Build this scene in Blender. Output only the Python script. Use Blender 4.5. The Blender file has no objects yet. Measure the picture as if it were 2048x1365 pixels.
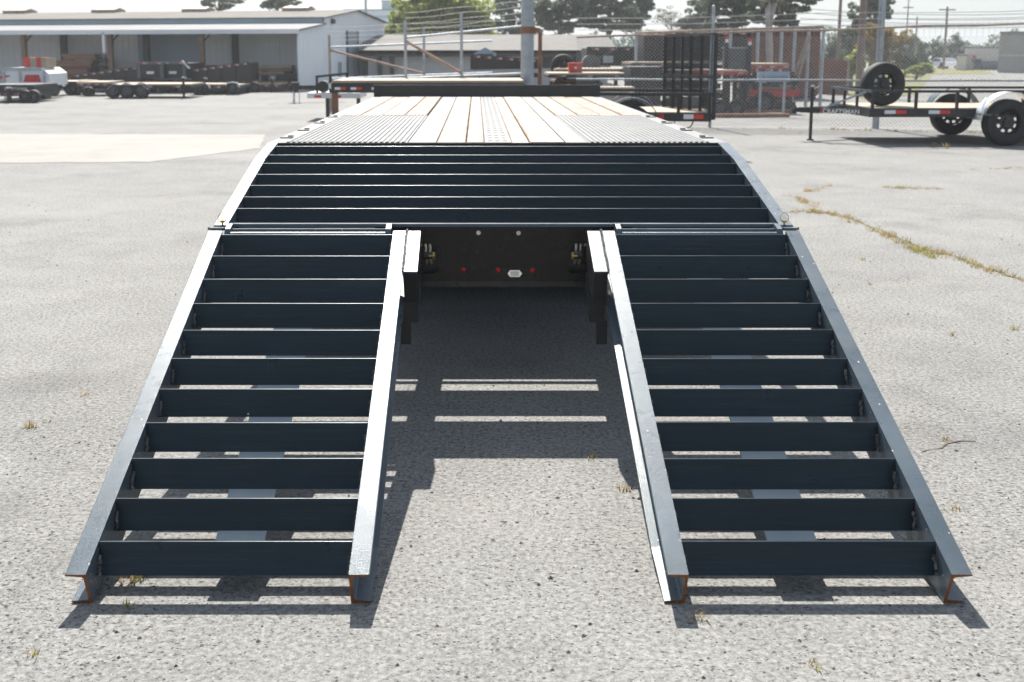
import bpy, math, random
from mathutils import Vector, Matrix
R = math.radians
random.seed(7)
sc = bpy.context.scene
col = sc.collection

# ------------------------------------------------------------------ camera, sky, sun, exposure
F_PX, TH, VH, U0, CX, H = 2160.0, R(9), 105.0, 953.0, -0.116, 1.5257
V0 = VH + F_PX * math.tan(TH)
cam_d = bpy.data.cameras.new('camera')
cam = bpy.data.objects.new('camera', cam_d); col.objects.link(cam)
cam.location = (CX, 0, H)
cam.rotation_euler = (R(90) - TH, 0, 0)
cam_d.sensor_width = 36.0
cam_d.lens = F_PX / 2048 * 36.0
cam_d.shift_x = (1024 - U0) / 2048
cam_d.shift_y = -(682.5 - V0) / 2048
cam_d.clip_start = 0.05
cam_d.clip_end = 3000
cam_d.dof.use_dof = True
cam_d.dof.focus_distance = 3.9
cam_d.dof.aperture_fstop = 5.0
sc.camera = cam

SUN_EL, SUN_AZ = R(48), R(-7)          # azimuth from +Y towards +X
w = bpy.data.worlds.new('World'); sc.world = w; w.use_nodes = True
nt = w.node_tree
bg = nt.nodes['Background']
sky = nt.nodes.new('ShaderNodeTexSky')
sky.sky_type = 'NISHITA'; sky.sun_disc = False
sky.sun_elevation = SUN_EL; sky.sun_rotation = SUN_AZ
sky.air_density = 1.0; sky.dust_density = 2.5; sky.ozone_density = 2.0
hs = nt.nodes.new('ShaderNodeHueSaturation'); hs.inputs['Saturation'].default_value = 0.6      # hazy, nearly white spring sky
nt.links.new(sky.outputs[0], hs.inputs['Color'])
tint = nt.nodes.new('ShaderNodeMix'); tint.data_type = 'RGBA'; tint.blend_type = 'MULTIPLY'; tint.inputs[0].default_value = 1.0
tint.inputs[7].default_value = (0.90, 0.99, 1.08, 1)
nt.links.new(hs.outputs[0], tint.inputs[6])
veil = nt.nodes.new('ShaderNodeMix'); veil.data_type = 'RGBA'; veil.inputs[0].default_value = 0.28      # thin even cloud veil
veil.inputs[7].default_value = (6.0, 6.6, 7.0, 1)
nt.links.new(tint.outputs[2], veil.inputs[6])
nt.links.new(veil.outputs[2], bg.inputs[0]); bg.inputs[1].default_value = 0.072
sun_d = bpy.data.lights.new('sun', 'SUN'); sun_d.energy = 5.0; sun_d.angle = R(0.5); sun_d.color = (1.0, 0.94, 0.86)
sun = bpy.data.objects.new('sun', sun_d); col.objects.link(sun)
to_sun = Vector((math.sin(SUN_AZ) * math.cos(SUN_EL), math.cos(SUN_AZ) * math.cos(SUN_EL), math.sin(SUN_EL)))
sun.rotation_euler = (-to_sun).to_track_quat('-Z', 'Y').to_euler()
sun.location = (0, 0, 30)
vs = sc.view_settings
vs.view_transform = 'Standard'; vs.look = 'None'; vs.exposure = 1.0; vs.gamma = 1.0; vs.use_curve_mapping = False
sc.render.engine = 'CYCLES'
sc.cycles.use_denoising = True
sc.cycles.max_bounces = 6
sc.cycles.transparent_max_bounces = 6
sc.cycles.caustics_reflective = False; sc.cycles.caustics_refractive = False

# ------------------------------------------------------------------ placing helpers
_c, _s = math.cos(TH), math.sin(TH)
def at(u, v, Y):
    """world point at distance Y that the photo shows at pixel u, v"""
    D = Y * (F_PX * _s + (v - V0) * _c) / (F_PX * _c - (v - V0) * _s)
    d = Y * _c + D * _s
    return Vector((CX + (u - U0) * d / F_PX, Y, H - D))
def ground(u, v):
    Y = H * (F_PX * _c - (v - V0) * _s) / (F_PX * _s + (v - V0) * _c)
    d = Y * _c + H * _s
    return Vector((CX + (u - U0) * d / F_PX, Y, 0.0))

# ------------------------------------------------------------------ materials
def new_mat(name):
    m = bpy.data.materials.new(name); m.use_nodes = True
    return m, m.node_tree, m.node_tree.nodes['Principled BSDF']
def N(nt, kind, **kw):
    n = nt.nodes.new(kind)
    for k, v in kw.items(): setattr(n, k, v)
    return n
def coords(nt, scale=(1, 1, 1), kind='Object'):
    tc = N(nt, 'ShaderNodeTexCoord'); mp = N(nt, 'ShaderNodeMapping')
    mp.inputs['Scale'].default_value = scale
    nt.links.new(tc.outputs[kind], mp.inputs['Vector'])
    return mp.outputs[0]
def ramp(nt, fac, stops):
    r = N(nt, 'ShaderNodeValToRGB')
    e = r.color_ramp.elements
    while len(e) < len(stops): e.new(0.5)
    for el, (p, c) in zip(e, stops):
        el.position = p; el.color = c if len(c) == 4 else (*c, 1)
    nt.links.new(fac, r.inputs[0]); return r.outputs[0]
def mixc(nt, fac, a, b, blend='MIX'):
    m = N(nt, 'ShaderNodeMix', data_type='RGBA', blend_type=blend)
    for inp, val in ((m.inputs[0], fac), (m.inputs[6], a), (m.inputs[7], b)):
        if hasattr(val, 'is_output'): nt.links.new(val, inp)
        elif isinstance(val, (int, float)): inp.default_value = val
        else: inp.default_value = val if len(val) == 4 else (*val, 1)
    return m.outputs[2]
def noise(nt, vec, scale, detail=4, rough=0.6):
    n = N(nt, 'ShaderNodeTexNoise'); n.inputs['Scale'].default_value = scale
    n.inputs['Detail'].default_value = detail; n.inputs['Roughness'].default_value = rough
    if vec is not None: nt.links.new(vec, n.inputs['Vector'])
    return n.outputs[0]
def bump(nt, b, h, strength=0.2, dist=0.01):
    n = N(nt, 'ShaderNodeBump'); n.inputs['Strength'].default_value = strength; n.inputs['Distance'].default_value = dist
    nt.links.new(h, n.inputs['Height']); nt.links.new(n.outputs[0], b.inputs['Normal'])

def plain(name, c, rough=0.6, metal=0.0, var=0.12, nscale=6.0, bstr=0.0, bscale=60.0, spec=0.5, stretch=(1, 1, 1)):
    m, nt, b = new_mat(name)
    vec = coords(nt, stretch)
    f = noise(nt, vec, nscale)
    lo = tuple(max(0, x * (1 - var)) for x in c); hi = tuple(min(1, x * (1 + var)) for x in c)
    nt.links.new(ramp(nt, f, [(0.3, lo), (0.7, hi)]), b.inputs['Base Color'])
    b.inputs['Roughness'].default_value = rough; b.inputs['Metallic'].default_value = metal
    b.inputs['Specular IOR Level'].default_value = spec
    if bstr: bump(nt, b, noise(nt, vec, bscale, 3), bstr, 0.004)
    return m

def paint(name, c, rough, peel, fleck=0.0, dust=0.0, spec=0.5, tint=(1, 1, 1), streak=0.0, pscale=260):
    """glossy sprayed paint with orange peel, flecks of dust and faint streaks"""
    m, nt, b = new_mat(name)
    vec = coords(nt)
    f = noise(nt, vec, 3.5, 5)
    cc = ramp(nt, f, [(0.3, tuple(x * .85 for x in c)), (0.75, tuple(min(1, x * 1.2) for x in c))])
    if streak:
        sk = noise(nt, coords(nt, (1.2, 70, 70)), 2.5, 5, .7)
        cc = mixc(nt, ramp(nt, sk, [(.5, (0, 0, 0)), (.8, (streak,) * 3)]), cc, (.35, .37, .38))
        rnd = N(nt, 'ShaderNodeObjectInfo').outputs['Random']
        cc = mixc(nt, 1.0, cc, ramp(nt, rnd, [(0, (.8, .8, .8)), (1, (1.2, 1.2, 1.2))]), 'MULTIPLY')
    if dust:
        d = noise(nt, coords(nt, (1, 3, 3)), 7.0, 8, .75)
        d = ramp(nt, d, [(0.48, (0, 0, 0)), (0.75, (dust, dust, dust))])
        cc = mixc(nt, d, cc, (.34, .31, .27))
    if fleck:
        v = N(nt, 'ShaderNodeTexVoronoi'); v.inputs['Scale'].default_value = 62; nt.links.new(vec, v.inputs['Vector'])
        gate = N(nt, 'ShaderNodeMath', operation='GREATER_THAN'); gate.inputs[1].default_value = 1 - fleck
        sep = N(nt, 'ShaderNodeSeparateColor'); nt.links.new(v.outputs['Color'], sep.inputs[0]); nt.links.new(sep.outputs[0], gate.inputs[0])
        near = N(nt, 'ShaderNodeMath', operation='LESS_THAN'); near.inputs[1].default_value = .2; nt.links.new(v.outputs['Distance'], near.inputs[0])
        mul = N(nt, 'ShaderNodeMath', operation='MULTIPLY'); nt.links.new(gate.outputs[0], mul.inputs[0]); nt.links.new(near.outputs[0], mul.inputs[1])
        cc = mixc(nt, mul.outputs[0], cc, (.55, .53, .5))
    nt.links.new(cc, b.inputs['Base Color'])
    rr = ramp(nt, noise(nt, vec, 9, 6), [(0.3, (rough * .8,) * 3), (0.7, (rough * 1.25,) * 3)])
    nt.links.new(rr, b.inputs['Roughness'])
    b.inputs['Specular IOR Level'].default_value = spec
    b.inputs['Specular Tint'].default_value = (*tint, 1)
    bump(nt, b, noise(nt, vec, pscale, 3, .6), peel, 0.0015)
    return m

M = {}
M['black'] = paint('black_enamel', (.012, .0135, .016), .33, .12, dust=.05)
M['slat'] = paint('slat_sky_sheen', (.0035, .0085, .0135), .34, .07, fleck=.0008, dust=.015, tint=(.74, .90, 1.0), streak=.05, spec=.42)  # navy base and tint stand in for blue sky reflected on black slats
M['rail'] = paint('rail_sky_sheen', (.068, .092, .115), .30, .6, fleck=.04, dust=.08, spec=.42, tint=(.84, .94, 1.0), pscale=330)  # sky reflection on black steel put into a pale blue base
M['stringer'] = paint('stringer_sky_sheen', (.25, .30, .335), .42, .08, dust=.12, spec=.8)  # lighter base carries the sky reflected by this upward-facing bar
M['weld'] = plain('weld', (.13, .135, .14), .45, .6, .4, 60, .6, 200)
M['cut'] = plain('cut_steel_rust', (.22, .075, .022), .8, 0, .4, 90, .3, 200)
M['plate'] = paint('tail_enamel', (.0075, .0065, .005), .28, .05, spec=.28)
M['deckstrip'] = plain('deck_steel', (.185, .19, .193), .62, 0, .14, 8, .05, 60, spec=.25)
M['zinc'] = plain('zinc', (.55, .56, .58), .35, 1, .15, 30)
M['brass'] = plain('yellow_zinc', (.55, .38, .12), .35, 1, .3, 60)
M['spring'] = plain('spring_steel', (.5, .42, .34), .3, 1, .3, 40)
M['chrome'] = plain('chrome', (.8, .8, .82), .12, 1, .03, 20)
M['lens'] = plain('white_lens', (.75, .72, .62), .3, 0, .1, 30)
M['redlens'] = plain('red_lens', (.5, .012, .012), .15, 0, .2, 80)
M['redtape'] = plain('red_tape', (.62, .03, .02), .4, 0, .1, 20)
M['whitetape'] = plain('white_tape', (.72, .72, .74), .4, 0, .05, 20)
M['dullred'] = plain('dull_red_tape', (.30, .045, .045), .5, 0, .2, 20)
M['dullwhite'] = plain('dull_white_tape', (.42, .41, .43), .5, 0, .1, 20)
M['rubber'] = plain('tyre_rubber', (.018, .019, .02), .75, 0, .3, 8, .3, 40)
M['rimblack'] = plain('rim_black', (.012, .012, .013), .35, 0, .2, 8)
M['bgblack'] = plain('far_black_paint', (.011, .012, .014), .45, 0, .3, 2)
M['bgbrown'] = plain('brown_black_paint', (.024, .016, .014), .5, 0, .3, 2)
M['bggrey'] = plain('trailer_grey', (.09, .095, .10), .5, 0, .2, 2)
M['silver'] = plain('bare_metal', (.62, .65, .68), .35, .7, .1, 5)
M['galv'] = plain('galvanised', (.36, .40, .44), .5, .55, .22, 7, .1, 40)
M['galvpole'] = plain('galvanised_pole', (.33, .37, .41), .5, .45, .2, 3, .1, 30)
M['rust'] = plain('rusty_steel', (.24, .115, .07), .85, 0, .4, 5, .3, 40)
M['rustpink'] = plain('faded_rust_pipe', (.33, .225, .175), .75, .1, .3, 5)
M['rustgrey'] = plain('rusty_pipe', (.36, .29, .24), .7, .2, .3, 6)
M['white'] = plain('white_paint', (.74, .76, .78), .5, 0, .06, 2)
M['red'] = plain('red_paint', (.5, .035, .025), .5, 0, .2, 4)
M['shedpanel'] = plain('shed_panel', (.80, .80, .80), .6, 0, .06, .7)
M['gable'] = plain('gable_panel', (.78, .82, .85), .5, 0, .05, .5)
M['shedroof'] = plain('shed_roof', (.175, .163, .15), .9, 0, .12, .6, spec=.15)
M['leanroof'] = plain('lean_to_roof', (.225, .225, .23), .8, 0, .08, .6, spec=.2)
M['blueband'] = plain('blue_panel', (.42, .56, .63), .6, 0, .1, 1)
M['bluedoor'] = plain('blue_grey_door', (.30, .36, .43), .5, 0, .06, 1)
M['wooddk'] = plain('wood_brown', (.27, .15, .09), .8, 0, .35, 2, .2, 30, stretch=(1, 8, 8))
M['woodpost'] = plain('wood_post', (.24, .15, .10), .8, 0, .3, 2)
M['woodlt'] = plain('wood_pale', (.38, .31, .23), .75, 0, .15, 2, .1, 30)
M['rooftile'] = plain('grey_shingle', (.135, .128, .122), .9, 0, .15, 1.5)
M['fascia'] = plain('dark_fascia', (.05, .043, .042), .7, 0, .2, 1)
M['housewall'] = plain('house_wall', (.50, .49, .48), .8, 0, .08, 1)
M['brick'] = plain('rust_brown_panel', (.17, .075, .05), .85, 0, .25, 2)
M['dullblue'] = plain('blue_sheet', (.28, .36, .45), .6, 0, .12, 2)
M['darkblue'] = plain('dark_blue', (.06, .10, .16), .5, 0, .2, 1)
M['concrete_wall'] = plain('grey_block_wall', (.31, .30, .29), .9, 0, .1, .6)
M['whitewall'] = plain('white_wall', (.72, .69, .66), .8, 0, .06, .4)
M['pole'] = plain('timber_pole', (.22, .17, .14), .85, 0, .25, 3, .2, 30, stretch=(6, 6, 1))
M['bark'] = plain('bark', (.14, .11, .09), .9, 0, .35, 5, .5, 20, stretch=(4, 4, 1))
M['birch'] = plain('pale_bark', (.38, .36, .34), .9, 0, .3, 3, .3, 20)
M['wire'] = plain('fence_wire', (.40, .40, .40), .5, .5, .1, 4)
M['cable'] = plain('black_cable', (.02, .02, .02), .6, 0, .1, 4)
M['ink'] = plain('dark_ink', (.05, .06, .09), .6, 0, .1, 9)
M['letter'] = plain('white_lettering', (.78, .79, .8), .5, 0, .05, 9)
M['glass'] = plain('dark_glass', (.03, .04, .05), .08, 0, .1, 2)

def wood_plank_mat():
    m, nt, b = new_mat('pine_decking')
    vec = coords(nt, (9, .55, 9))
    rnd = N(nt, 'ShaderNodeObjectInfo').outputs['Random']
    add = N(nt, 'ShaderNodeVectorMath', operation='ADD'); nt.links.new(vec, add.inputs[0]); nt.links.new(rnd, add.inputs[1])
    g = noise(nt, add.outputs[0], 6, 8, .7)
    c1 = ramp(nt, g, [(.25, (.285, .25, .215)), (.5, (.36, .34, .31)), (.75, (.41, .395, .37))])
    st = noise(nt, coords(nt, (2.2, .9, 1)), 2.6, 6, .7)
    stm = ramp(nt, st, [(.48, (0, 0, 0)), (.68, (.75, .75, .75))])
    c2 = mixc(nt, stm, c1, (.29, .19, .12))
    gx_ = N(nt, 'ShaderNodeSeparateXYZ'); nt.links.new(N(nt, 'ShaderNodeTexCoord').outputs['Generated'], gx_.inputs[0])
    e1 = N(nt, 'ShaderNodeMath', operation='SUBTRACT'); nt.links.new(gx_.outputs[0], e1.inputs[0]); e1.inputs[1].default_value = .5
    e2 = N(nt, 'ShaderNodeMath', operation='ABSOLUTE'); nt.links.new(e1.outputs[0], e2.inputs[0])
    e3 = N(nt, 'ShaderNodeMath', operation='MULTIPLY_ADD'); nt.links.new(st, e3.inputs[0]); e3.inputs[1].default_value = .25; nt.links.new(e2.outputs[0], e3.inputs[2])
    c2 = mixc(nt, ramp(nt, e3.outputs[0], [(.54, (0, 0, 0)), (.64, (.75, .75, .75))]), c2, (.24, .125, .06))
    kn = N(nt, 'ShaderNodeTexVoronoi'); kn.inputs['Scale'].default_value = 3.2; nt.links.new(coords(nt, (3, 1.2, 1)), kn.inputs['Vector'])
    c2 = mixc(nt, ramp(nt, kn.outputs['Distance'], [(.06, (.8, .8, .8)), (.11, (0, 0, 0))]), c2, (.16, .075, .035))
    tint = ramp(nt, rnd, [(0, (.78, .76, .74)), (1, (1, 1, 1))])
    nt.links.new(mixc(nt, 1.0, c2, tint, 'MULTIPLY'), b.inputs['Base Color'])
    b.inputs['Roughness'].default_value = .75; b.inputs['Specular IOR Level'].default_value = .25
    bump(nt, b, g, .25, .004)
    return m
M['plank'] = wood_plank_mat()
M['plankend'] = plain('plank_end', (.30, .13, .05), .85, 0, .3, 30)

def asphalt_mat():
    """worn asphalt: pale binder, exposed dark and light stones, pits, stains"""
    m, nt, b = new_mat('worn_asphalt')
    vec = coords(nt)
    big = noise(nt, vec, .35, 6, .65)
    mid = noise(nt, vec, 2.2, 6, .7)
    fine = noise(nt, vec, 55, 4, .75)
    base = ramp(nt, big, [(.3, (.203, .206, .203)), (.7, (.264, .266, .261))])
    base = mixc(nt, 1.0, base, ramp(nt, mid, [(.25, (.89, .885, .88)), (.75, (1.09, 1.09, 1.09))]), 'MULTIPLY')
    base = mixc(nt, 1.0, base, ramp(nt, fine, [(.34, (.50, .49, .48)), (.66, (1.28, 1.28, 1.28))]), 'MULTIPLY')
    def stones(scale, share, col_a, thr, base, off):
        wv = N(nt, 'ShaderNodeMapping'); wv.inputs['Location'].default_value = (off, off * 2, 0); nt.links.new(vec, wv.inputs[0])
        v = N(nt, 'ShaderNodeTexVoronoi'); v.inputs['Scale'].default_value = scale; v.inputs['Randomness'].default_value = 1
        nt.links.new(wv.outputs[0], v.inputs['Vector'])
        sep = N(nt, 'ShaderNodeSeparateColor'); nt.links.new(v.outputs['Color'], sep.inputs[0])
        g = N(nt, 'ShaderNodeMath', operation='LESS_THAN'); g.inputs[1].default_value = share; nt.links.new(sep.outputs[0], g.inputs[0])
        sz = N(nt, 'ShaderNodeMath', operation='MULTIPLY'); sz.inputs[1].default_value = thr; nt.links.new(sep.outputs[1], sz.inputs[0])
        dn = N(nt, 'ShaderNodeMath', operation='LESS_THAN'); nt.links.new(v.outputs['Distance'], dn.inputs[0]); nt.links.new(sz.outputs[0], dn.inputs[1])
        mu = N(nt, 'ShaderNodeMath', operation='MULTIPLY'); nt.links.new(g.outputs[0], mu.inputs[0]); nt.links.new(dn.outputs[0], mu.inputs[1])
        return mixc(nt, mu.outputs[0], base, col_a), mu.outputs[0]
    oil = ramp(nt, noise(nt, vec, .75, 4, .65), [(.54, (1, 1, 1)), (.66, (.80, .80, .81))])
    base = mixc(nt, 1.0, base, oil, 'MULTIPLY')
    mp2 = N(nt, 'ShaderNodeMapping'); mp2.inputs['Location'].default_value = (4.2, 1.7, 0); mp2.inputs['Scale'].default_value = (.6, 1, 1); nt.links.new(vec, mp2.inputs[0])
    sand = ramp(nt, noise(nt, mp2.outputs[0], 1.1, 5, .65), [(.58, (0, 0, 0)), (.72, (.32, .32, .32))])
    base = mixc(nt, sand, base, (.30, .288, .264))
    patch = noise(nt, vec, .9, 5, .6)
    thr = N(nt, 'ShaderNodeMapRange'); thr.inputs[1].default_value = .3; thr.inputs[2].default_value = .7; thr.inputs[3].default_value = .655; thr.inputs[4].default_value = .59
    nt.links.new(patch, thr.inputs[0])
    def pits(scale, off):
        mp = N(nt, 'ShaderNodeMapping'); mp.inputs['Scale'].default_value = (.62, 1.0, 1); mp.inputs['Location'].default_value = (off, off, 0)
        mp.inputs['Rotation'].default_value = (0, 0, R(8)); nt.links.new(vec, mp.inputs[0])
        n_ = noise(nt, mp.outputs[0], scale, 3, .55)
        sb = N(nt, 'ShaderNodeMath', operation='SUBTRACT'); nt.links.new(n_, sb.inputs[0]); nt.links.new(thr.outputs[0], sb.inputs[1])
        ml = N(nt, 'ShaderNodeMath', operation='MULTIPLY'); ml.use_clamp = True; ml.inputs[1].default_value = 16; nt.links.new(sb.outputs[0], ml.inputs[0])
        return ml.outputs[0]
    k1 = pits(135, 3.3); k3 = pits(74, 9.1)
    base = mixc(nt, k1, base, (.052, .049, .046))  # shade inside the pits is painted in as dark colour
    base = mixc(nt, k3, base, (.040, .038, .036))
    base, k2 = stones(120, .22, (.30, .285, .26), .5, base, 7.7)
    base, k4 = stones(80, .10, (.075, .072, .07), .5, base, 1.7)
    nt.links.new(base, b.inputs['Base Color'])
    b.inputs['Roughness'].default_value = .88
    b.inputs['Specular IOR Level'].default_value = .25
    h = N(nt, 'ShaderNodeMath', operation='SUBTRACT'); nt.links.new(fine, h.inputs[0]); nt.links.new(k1, h.inputs[1])
    h2 = N(nt, 'ShaderNodeMath', operation='SUBTRACT'); nt.links.new(h.outputs[0], h2.inputs[0]); nt.links.new(k3, h2.inputs[1])
    bump(nt, b, h2.outputs[0], .55, .006)
    return m
M['asphalt'] = asphalt_mat()
def concrete_mat():
    m, nt, b = new_mat('pale_concrete')
    vec = coords(nt)
    c = ramp(nt, noise(nt, vec, .8, 6, .65), [(.3, (.225, .216, .20)), (.7, (.27, .26, .24))])
    c = mixc(nt, 1.0, c, ramp(nt, noise(nt, vec, .45, 6, .7), [(.52, (1, 1, 1)), (.68, (.82, .80, .77))]), 'MULTIPLY')
    c = mixc(nt, 1.0, c, ramp(nt, noise(nt, vec, 30, 4, .7), [(.3, (.85,) * 3), (.7, (1.08,) * 3)]), 'MULTIPLY')
    nt.links.new(c, b.inputs['Base Color']); b.inputs['Roughness'].default_value = .85
    bump(nt, b, noise(nt, vec, 60, 3), .2, .004)
    return m
M['concrete'] = concrete_mat()
M['gravel'] = plain('pale_gravel', (.20, .195, .185), .9, 0, .25, 12, .5, 60)
M['crackdirt'] = plain('crack_dirt', (.10, .082, .06), .95, 0, .5, 20)
M['jointdirt'] = plain('joint_dirt', (.17, .155, .13), .95, 0, .4, 12)
M['turf'] = plain('dry_turf', (.15, .15, .05), .95, 0, .5, 3, .6, 30)

def leaf_mat(name, dark, light, trans=.35):
    m, nt, b = new_mat(name)
    g = N(nt, 'ShaderNodeNewGeometry').outputs['Random Per Island']
    c = ramp(nt, g, [(0, dark), (1, light)])
    nt.links.new(c, b.inputs['Base Color']); b.inputs['Roughness'].default_value = .7; b.inputs['Specular IOR Level'].default_value = .2
    t = N(nt, 'ShaderNodeBsdfTranslucent'); nt.links.new(c, t.inputs[0])
    mx = N(nt, 'ShaderNodeMixShader'); mx.inputs[0].default_value = trans
    out = nt.nodes['Material Output']
    nt.links.new(b.outputs[0], mx.inputs[1]); nt.links.new(t.outputs[0], mx.inputs[2]); nt.links.new(mx.outputs[0], out.inputs[0])
    return m
M['leaf_pine'] = leaf_mat('pine_needles', (.10, .125, .09), (.20, .23, .165), .45)
M['leaf_dark'] = leaf_mat('dark_leaves', (.065, .095, .06), (.13, .175, .10), .4)
M['leaf_light'] = leaf_mat('spring_leaves', (.22, .27, .07), (.40, .44, .15), .6)
M['leaf_yellow'] = leaf_mat('yellow_leaves', (.20, .14, .035), (.36, .26, .08), .4)
M['leaf_far'] = leaf_mat('far_leaves', (.13, .17, .14), (.21, .25, .19), .35)
M['leaf_grey'] = leaf_mat('bare_twigs', (.14, .13, .10), (.25, .23, .17), .3)
M['weed'] = leaf_mat('weeds', (.20, .24, .05), (.38, .36, .12), .45)
M['straw'] = leaf_mat('dry_grass', (.38, .25, .12), (.58, .43, .25), .4)

# ------------------------------------------------------------------ mesh builder
WM = {}
class MB:
    def __init__(s): s.v = []; s.f = []; s.m = []
    def add(s, vs, fs, mi=0):
        o = len(s.v); s.v += [tuple(x) for x in vs]
        s.f += [tuple(i + o for i in f) for f in fs]; s.m += [mi] * len(fs)
        return s
    def box(s, x0, x1, y0, y1, z0, z1, mi=0):
        vs = [(x, y, z) for z in (z0, z1) for y in (y0, y1) for x in (x0, x1)]
        return s.add(vs, [(0, 2, 3, 1), (4, 5, 7, 6), (0, 1, 5, 4), (2, 6, 7, 3), (0, 4, 6, 2), (1, 3, 7, 5)], mi)
    def bar(s, a, b, w, h, up=(0, 0, 1), mi=0):
        """rectangular bar from a to b: w sideways, h along up"""
        a, b = Vector(a), Vector(b); d = (b - a).normalized(); up = Vector(up)
        sd = d.cross(up)
        if sd.length < 1e-4: sd = d.cross(Vector((1, 0, 0)))
        sd.normalize(); u = sd.cross(d).normalized()
        vs = []
        for p in (a, b):
            for q, r in ((-1, -1), (1, -1), (1, 1), (-1, 1)):
                vs.append(p + sd * q * w / 2 + u * r * h / 2)
        return s.add(vs, [(3, 2, 1, 0), (4, 5, 6, 7)] + [(i, (i + 1) % 4, 4 + (i + 1) % 4, 4 + i) for i in range(4)], mi)
    def cyl(s, a, b, r, n=12, r2=None, mi=0, cap=True):
        a, b = Vector(a), Vector(b); d = (b - a).normalized()
        e = d.cross(Vector((0, 0, 1)) if abs(d.z) < .9 else Vector((1, 0, 0))).normalized(); g = d.cross(e)
        r2 = r if r2 is None else r2
        vs = []
        for p, rr in ((a, r), (b, r2)):
            for i in range(n):
                t = 2 * math.pi * i / n; vs.append(p + (e * math.cos(t) + g * math.sin(t)) * rr)
        fs = [(i, (i + 1) % n, n + (i + 1) % n, n + i) for i in range(n)]
        if cap: fs += [tuple(range(n - 1, -1, -1)), tuple(range(n, 2 * n))]
        return s.add(vs, fs, mi)
    def tube(s, pts, r, n=6, mi=0, closed=False):
        pts = [Vector(p) for p in pts]; k = len(pts); vs = []; rr = r if isinstance(r, (list, tuple)) else [r] * k
        ref = Vector((0.13, 0.21, 0.97)).normalized()
        for i, p in enumerate(pts):
            a = pts[(i - 1) % k] if (closed or i) else pts[0]; b = pts[(i + 1) % k] if (closed or i < k - 1) else pts[-1]
            d = (b - a).normalized(); e = d.cross(ref)
            if e.length < .05: e = d.cross(Vector((1, 0, 0)))
            e.normalize(); g = d.cross(e)
            for j in range(n):
                t = 2 * math.pi * j / n; vs.append(p + (e * math.cos(t) + g * math.sin(t)) * rr[i])
        fs = []
        for i in range(k if closed else k - 1):
            for j in range(n):
                i2 = (i + 1) % k
                fs.append((i * n + j, i * n + (j + 1) % n, i2 * n + (j + 1) % n, i2 * n + j))
        if not closed: fs += [tuple(range(n - 1, -1, -1)), tuple((k - 1) * n + j for j in range(n))]
        return s.add(vs, fs, mi)
    def loft(s, rings, mi=0, cap0=None, cap1=None, closed=True):
        n = len(rings[0]); vs = [p for r in rings for p in r]; fs = []
        for i in range(len(rings) - 1):
            for j in range(n if closed else n - 1):
                fs.append((i * n + j, i * n + (j + 1) % n, (i + 1) * n + (j + 1) % n, (i + 1) * n + j))
        s.add(vs, fs, mi)
        o = len(s.v) - len(vs)
        if cap0 is not None: s.f.append(tuple(o + j for j in range(n - 1, -1, -1))); s.m.append(cap0)
        if cap1 is not None: s.f.append(tuple(o + (len(rings) - 1) * n + j for j in range(n))); s.m.append(cap1)
        return s
    def lathe(s, prof, c, axis, n=24, mi=0, a0=0, a1=2 * math.pi):
        """profile [(r, h)] turned about the axis through c"""
        c = Vector(c); ax = Vector(axis).normalized()
        e = ax.cross(Vector((0, 0, 1)) if abs(ax.z) < .9 else Vector((1, 0, 0))).normalized(); g = ax.cross(e)
        full = abs(a1 - a0 - 2 * math.pi) < 1e-6
        k = n if full else n + 1; rings = []
        for i in range(k):
            t = a0 + (a1 - a0) * i / n
            rings.append([c + (e * math.cos(t) + g * math.sin(t)) * r + ax * h for r, h in prof])
        m = len(prof); vs = [p for r in rings for p in r]; fs = []
        for i in range(n):
            i2 = (i + 1) % k
            for j in range(m - 1): fs.append((i * m + j, i2 * m + j, i2 * m + j + 1, i * m + j + 1))
        return s.add(vs, fs, mi)
    def poly(s, pts, ext, mi=0):
        """flat outline pushed along ext"""
        n = len(pts); e = Vector(ext); vs = [Vector(p) for p in pts] + [Vector(p) + e for p in pts]
        return s.add(vs, [tuple(range(n - 1, -1, -1)), tuple(range(n, 2 * n))] + [(i, (i + 1) % n, n + (i + 1) % n, n + i) for i in range(n)], mi)
    def build(s, name, mats, parent=None, world=False, smooth=False, label=None, kind=None):
        me = bpy.data.meshes.new(name)
        vs = s.v
        if world and parent is not None:
            inv = WM[parent].inverted(); vs = [tuple(inv @ Vector(p)) for p in vs]
        me.from_pydata(vs, [], s.f)
        if not isinstance(mats, (list, tuple)): mats = [mats]
        for m in mats: me.materials.append(M[m] if isinstance(m, str) else m)
        if len(mats) > 1: me.polygons.foreach_set('material_index', s.m)
        if smooth: me.polygons.foreach_set('use_smooth', [True] * len(s.f))
        me.update()
        import bmesh
        bm = bmesh.new(); bm.from_mesh(me)
        if len(bm.faces) < 20000: bmesh.ops.recalc_face_normals(bm, faces=bm.faces)
        bm.to_mesh(me); bm.free()
        if smooth:
            try: me.set_sharp_from_angle(angle=R(40))
            except Exception: pass
        o = bpy.data.objects.new(name, me); col.objects.link(o)
        if parent is not None: o.parent = parent; WM[o] = WM[parent]
        else: WM[o] = Matrix.Identity(4)
        if label: o['label'] = label
        if kind: o['kind'] = kind
        return o
def tag(o, label, cat, group=None, kind=None):
    o['label'] = label; o['category'] = cat
    if group: o['group'] = group
    if kind: o['kind'] = kind
    return o
def thing(name, label, cat, loc=(0, 0, 0), rz=0.0, group=None):
    o = bpy.data.objects.new(name, None); col.objects.link(o)
    o.empty_display_size = .2
    o.location = loc; o.rotation_euler = (0, 0, rz)
    WM[o] = Matrix.Translation(Vector(loc)) @ Matrix.Rotation(rz, 4, 'Z')
    return tag(o, label, cat, group)
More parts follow.
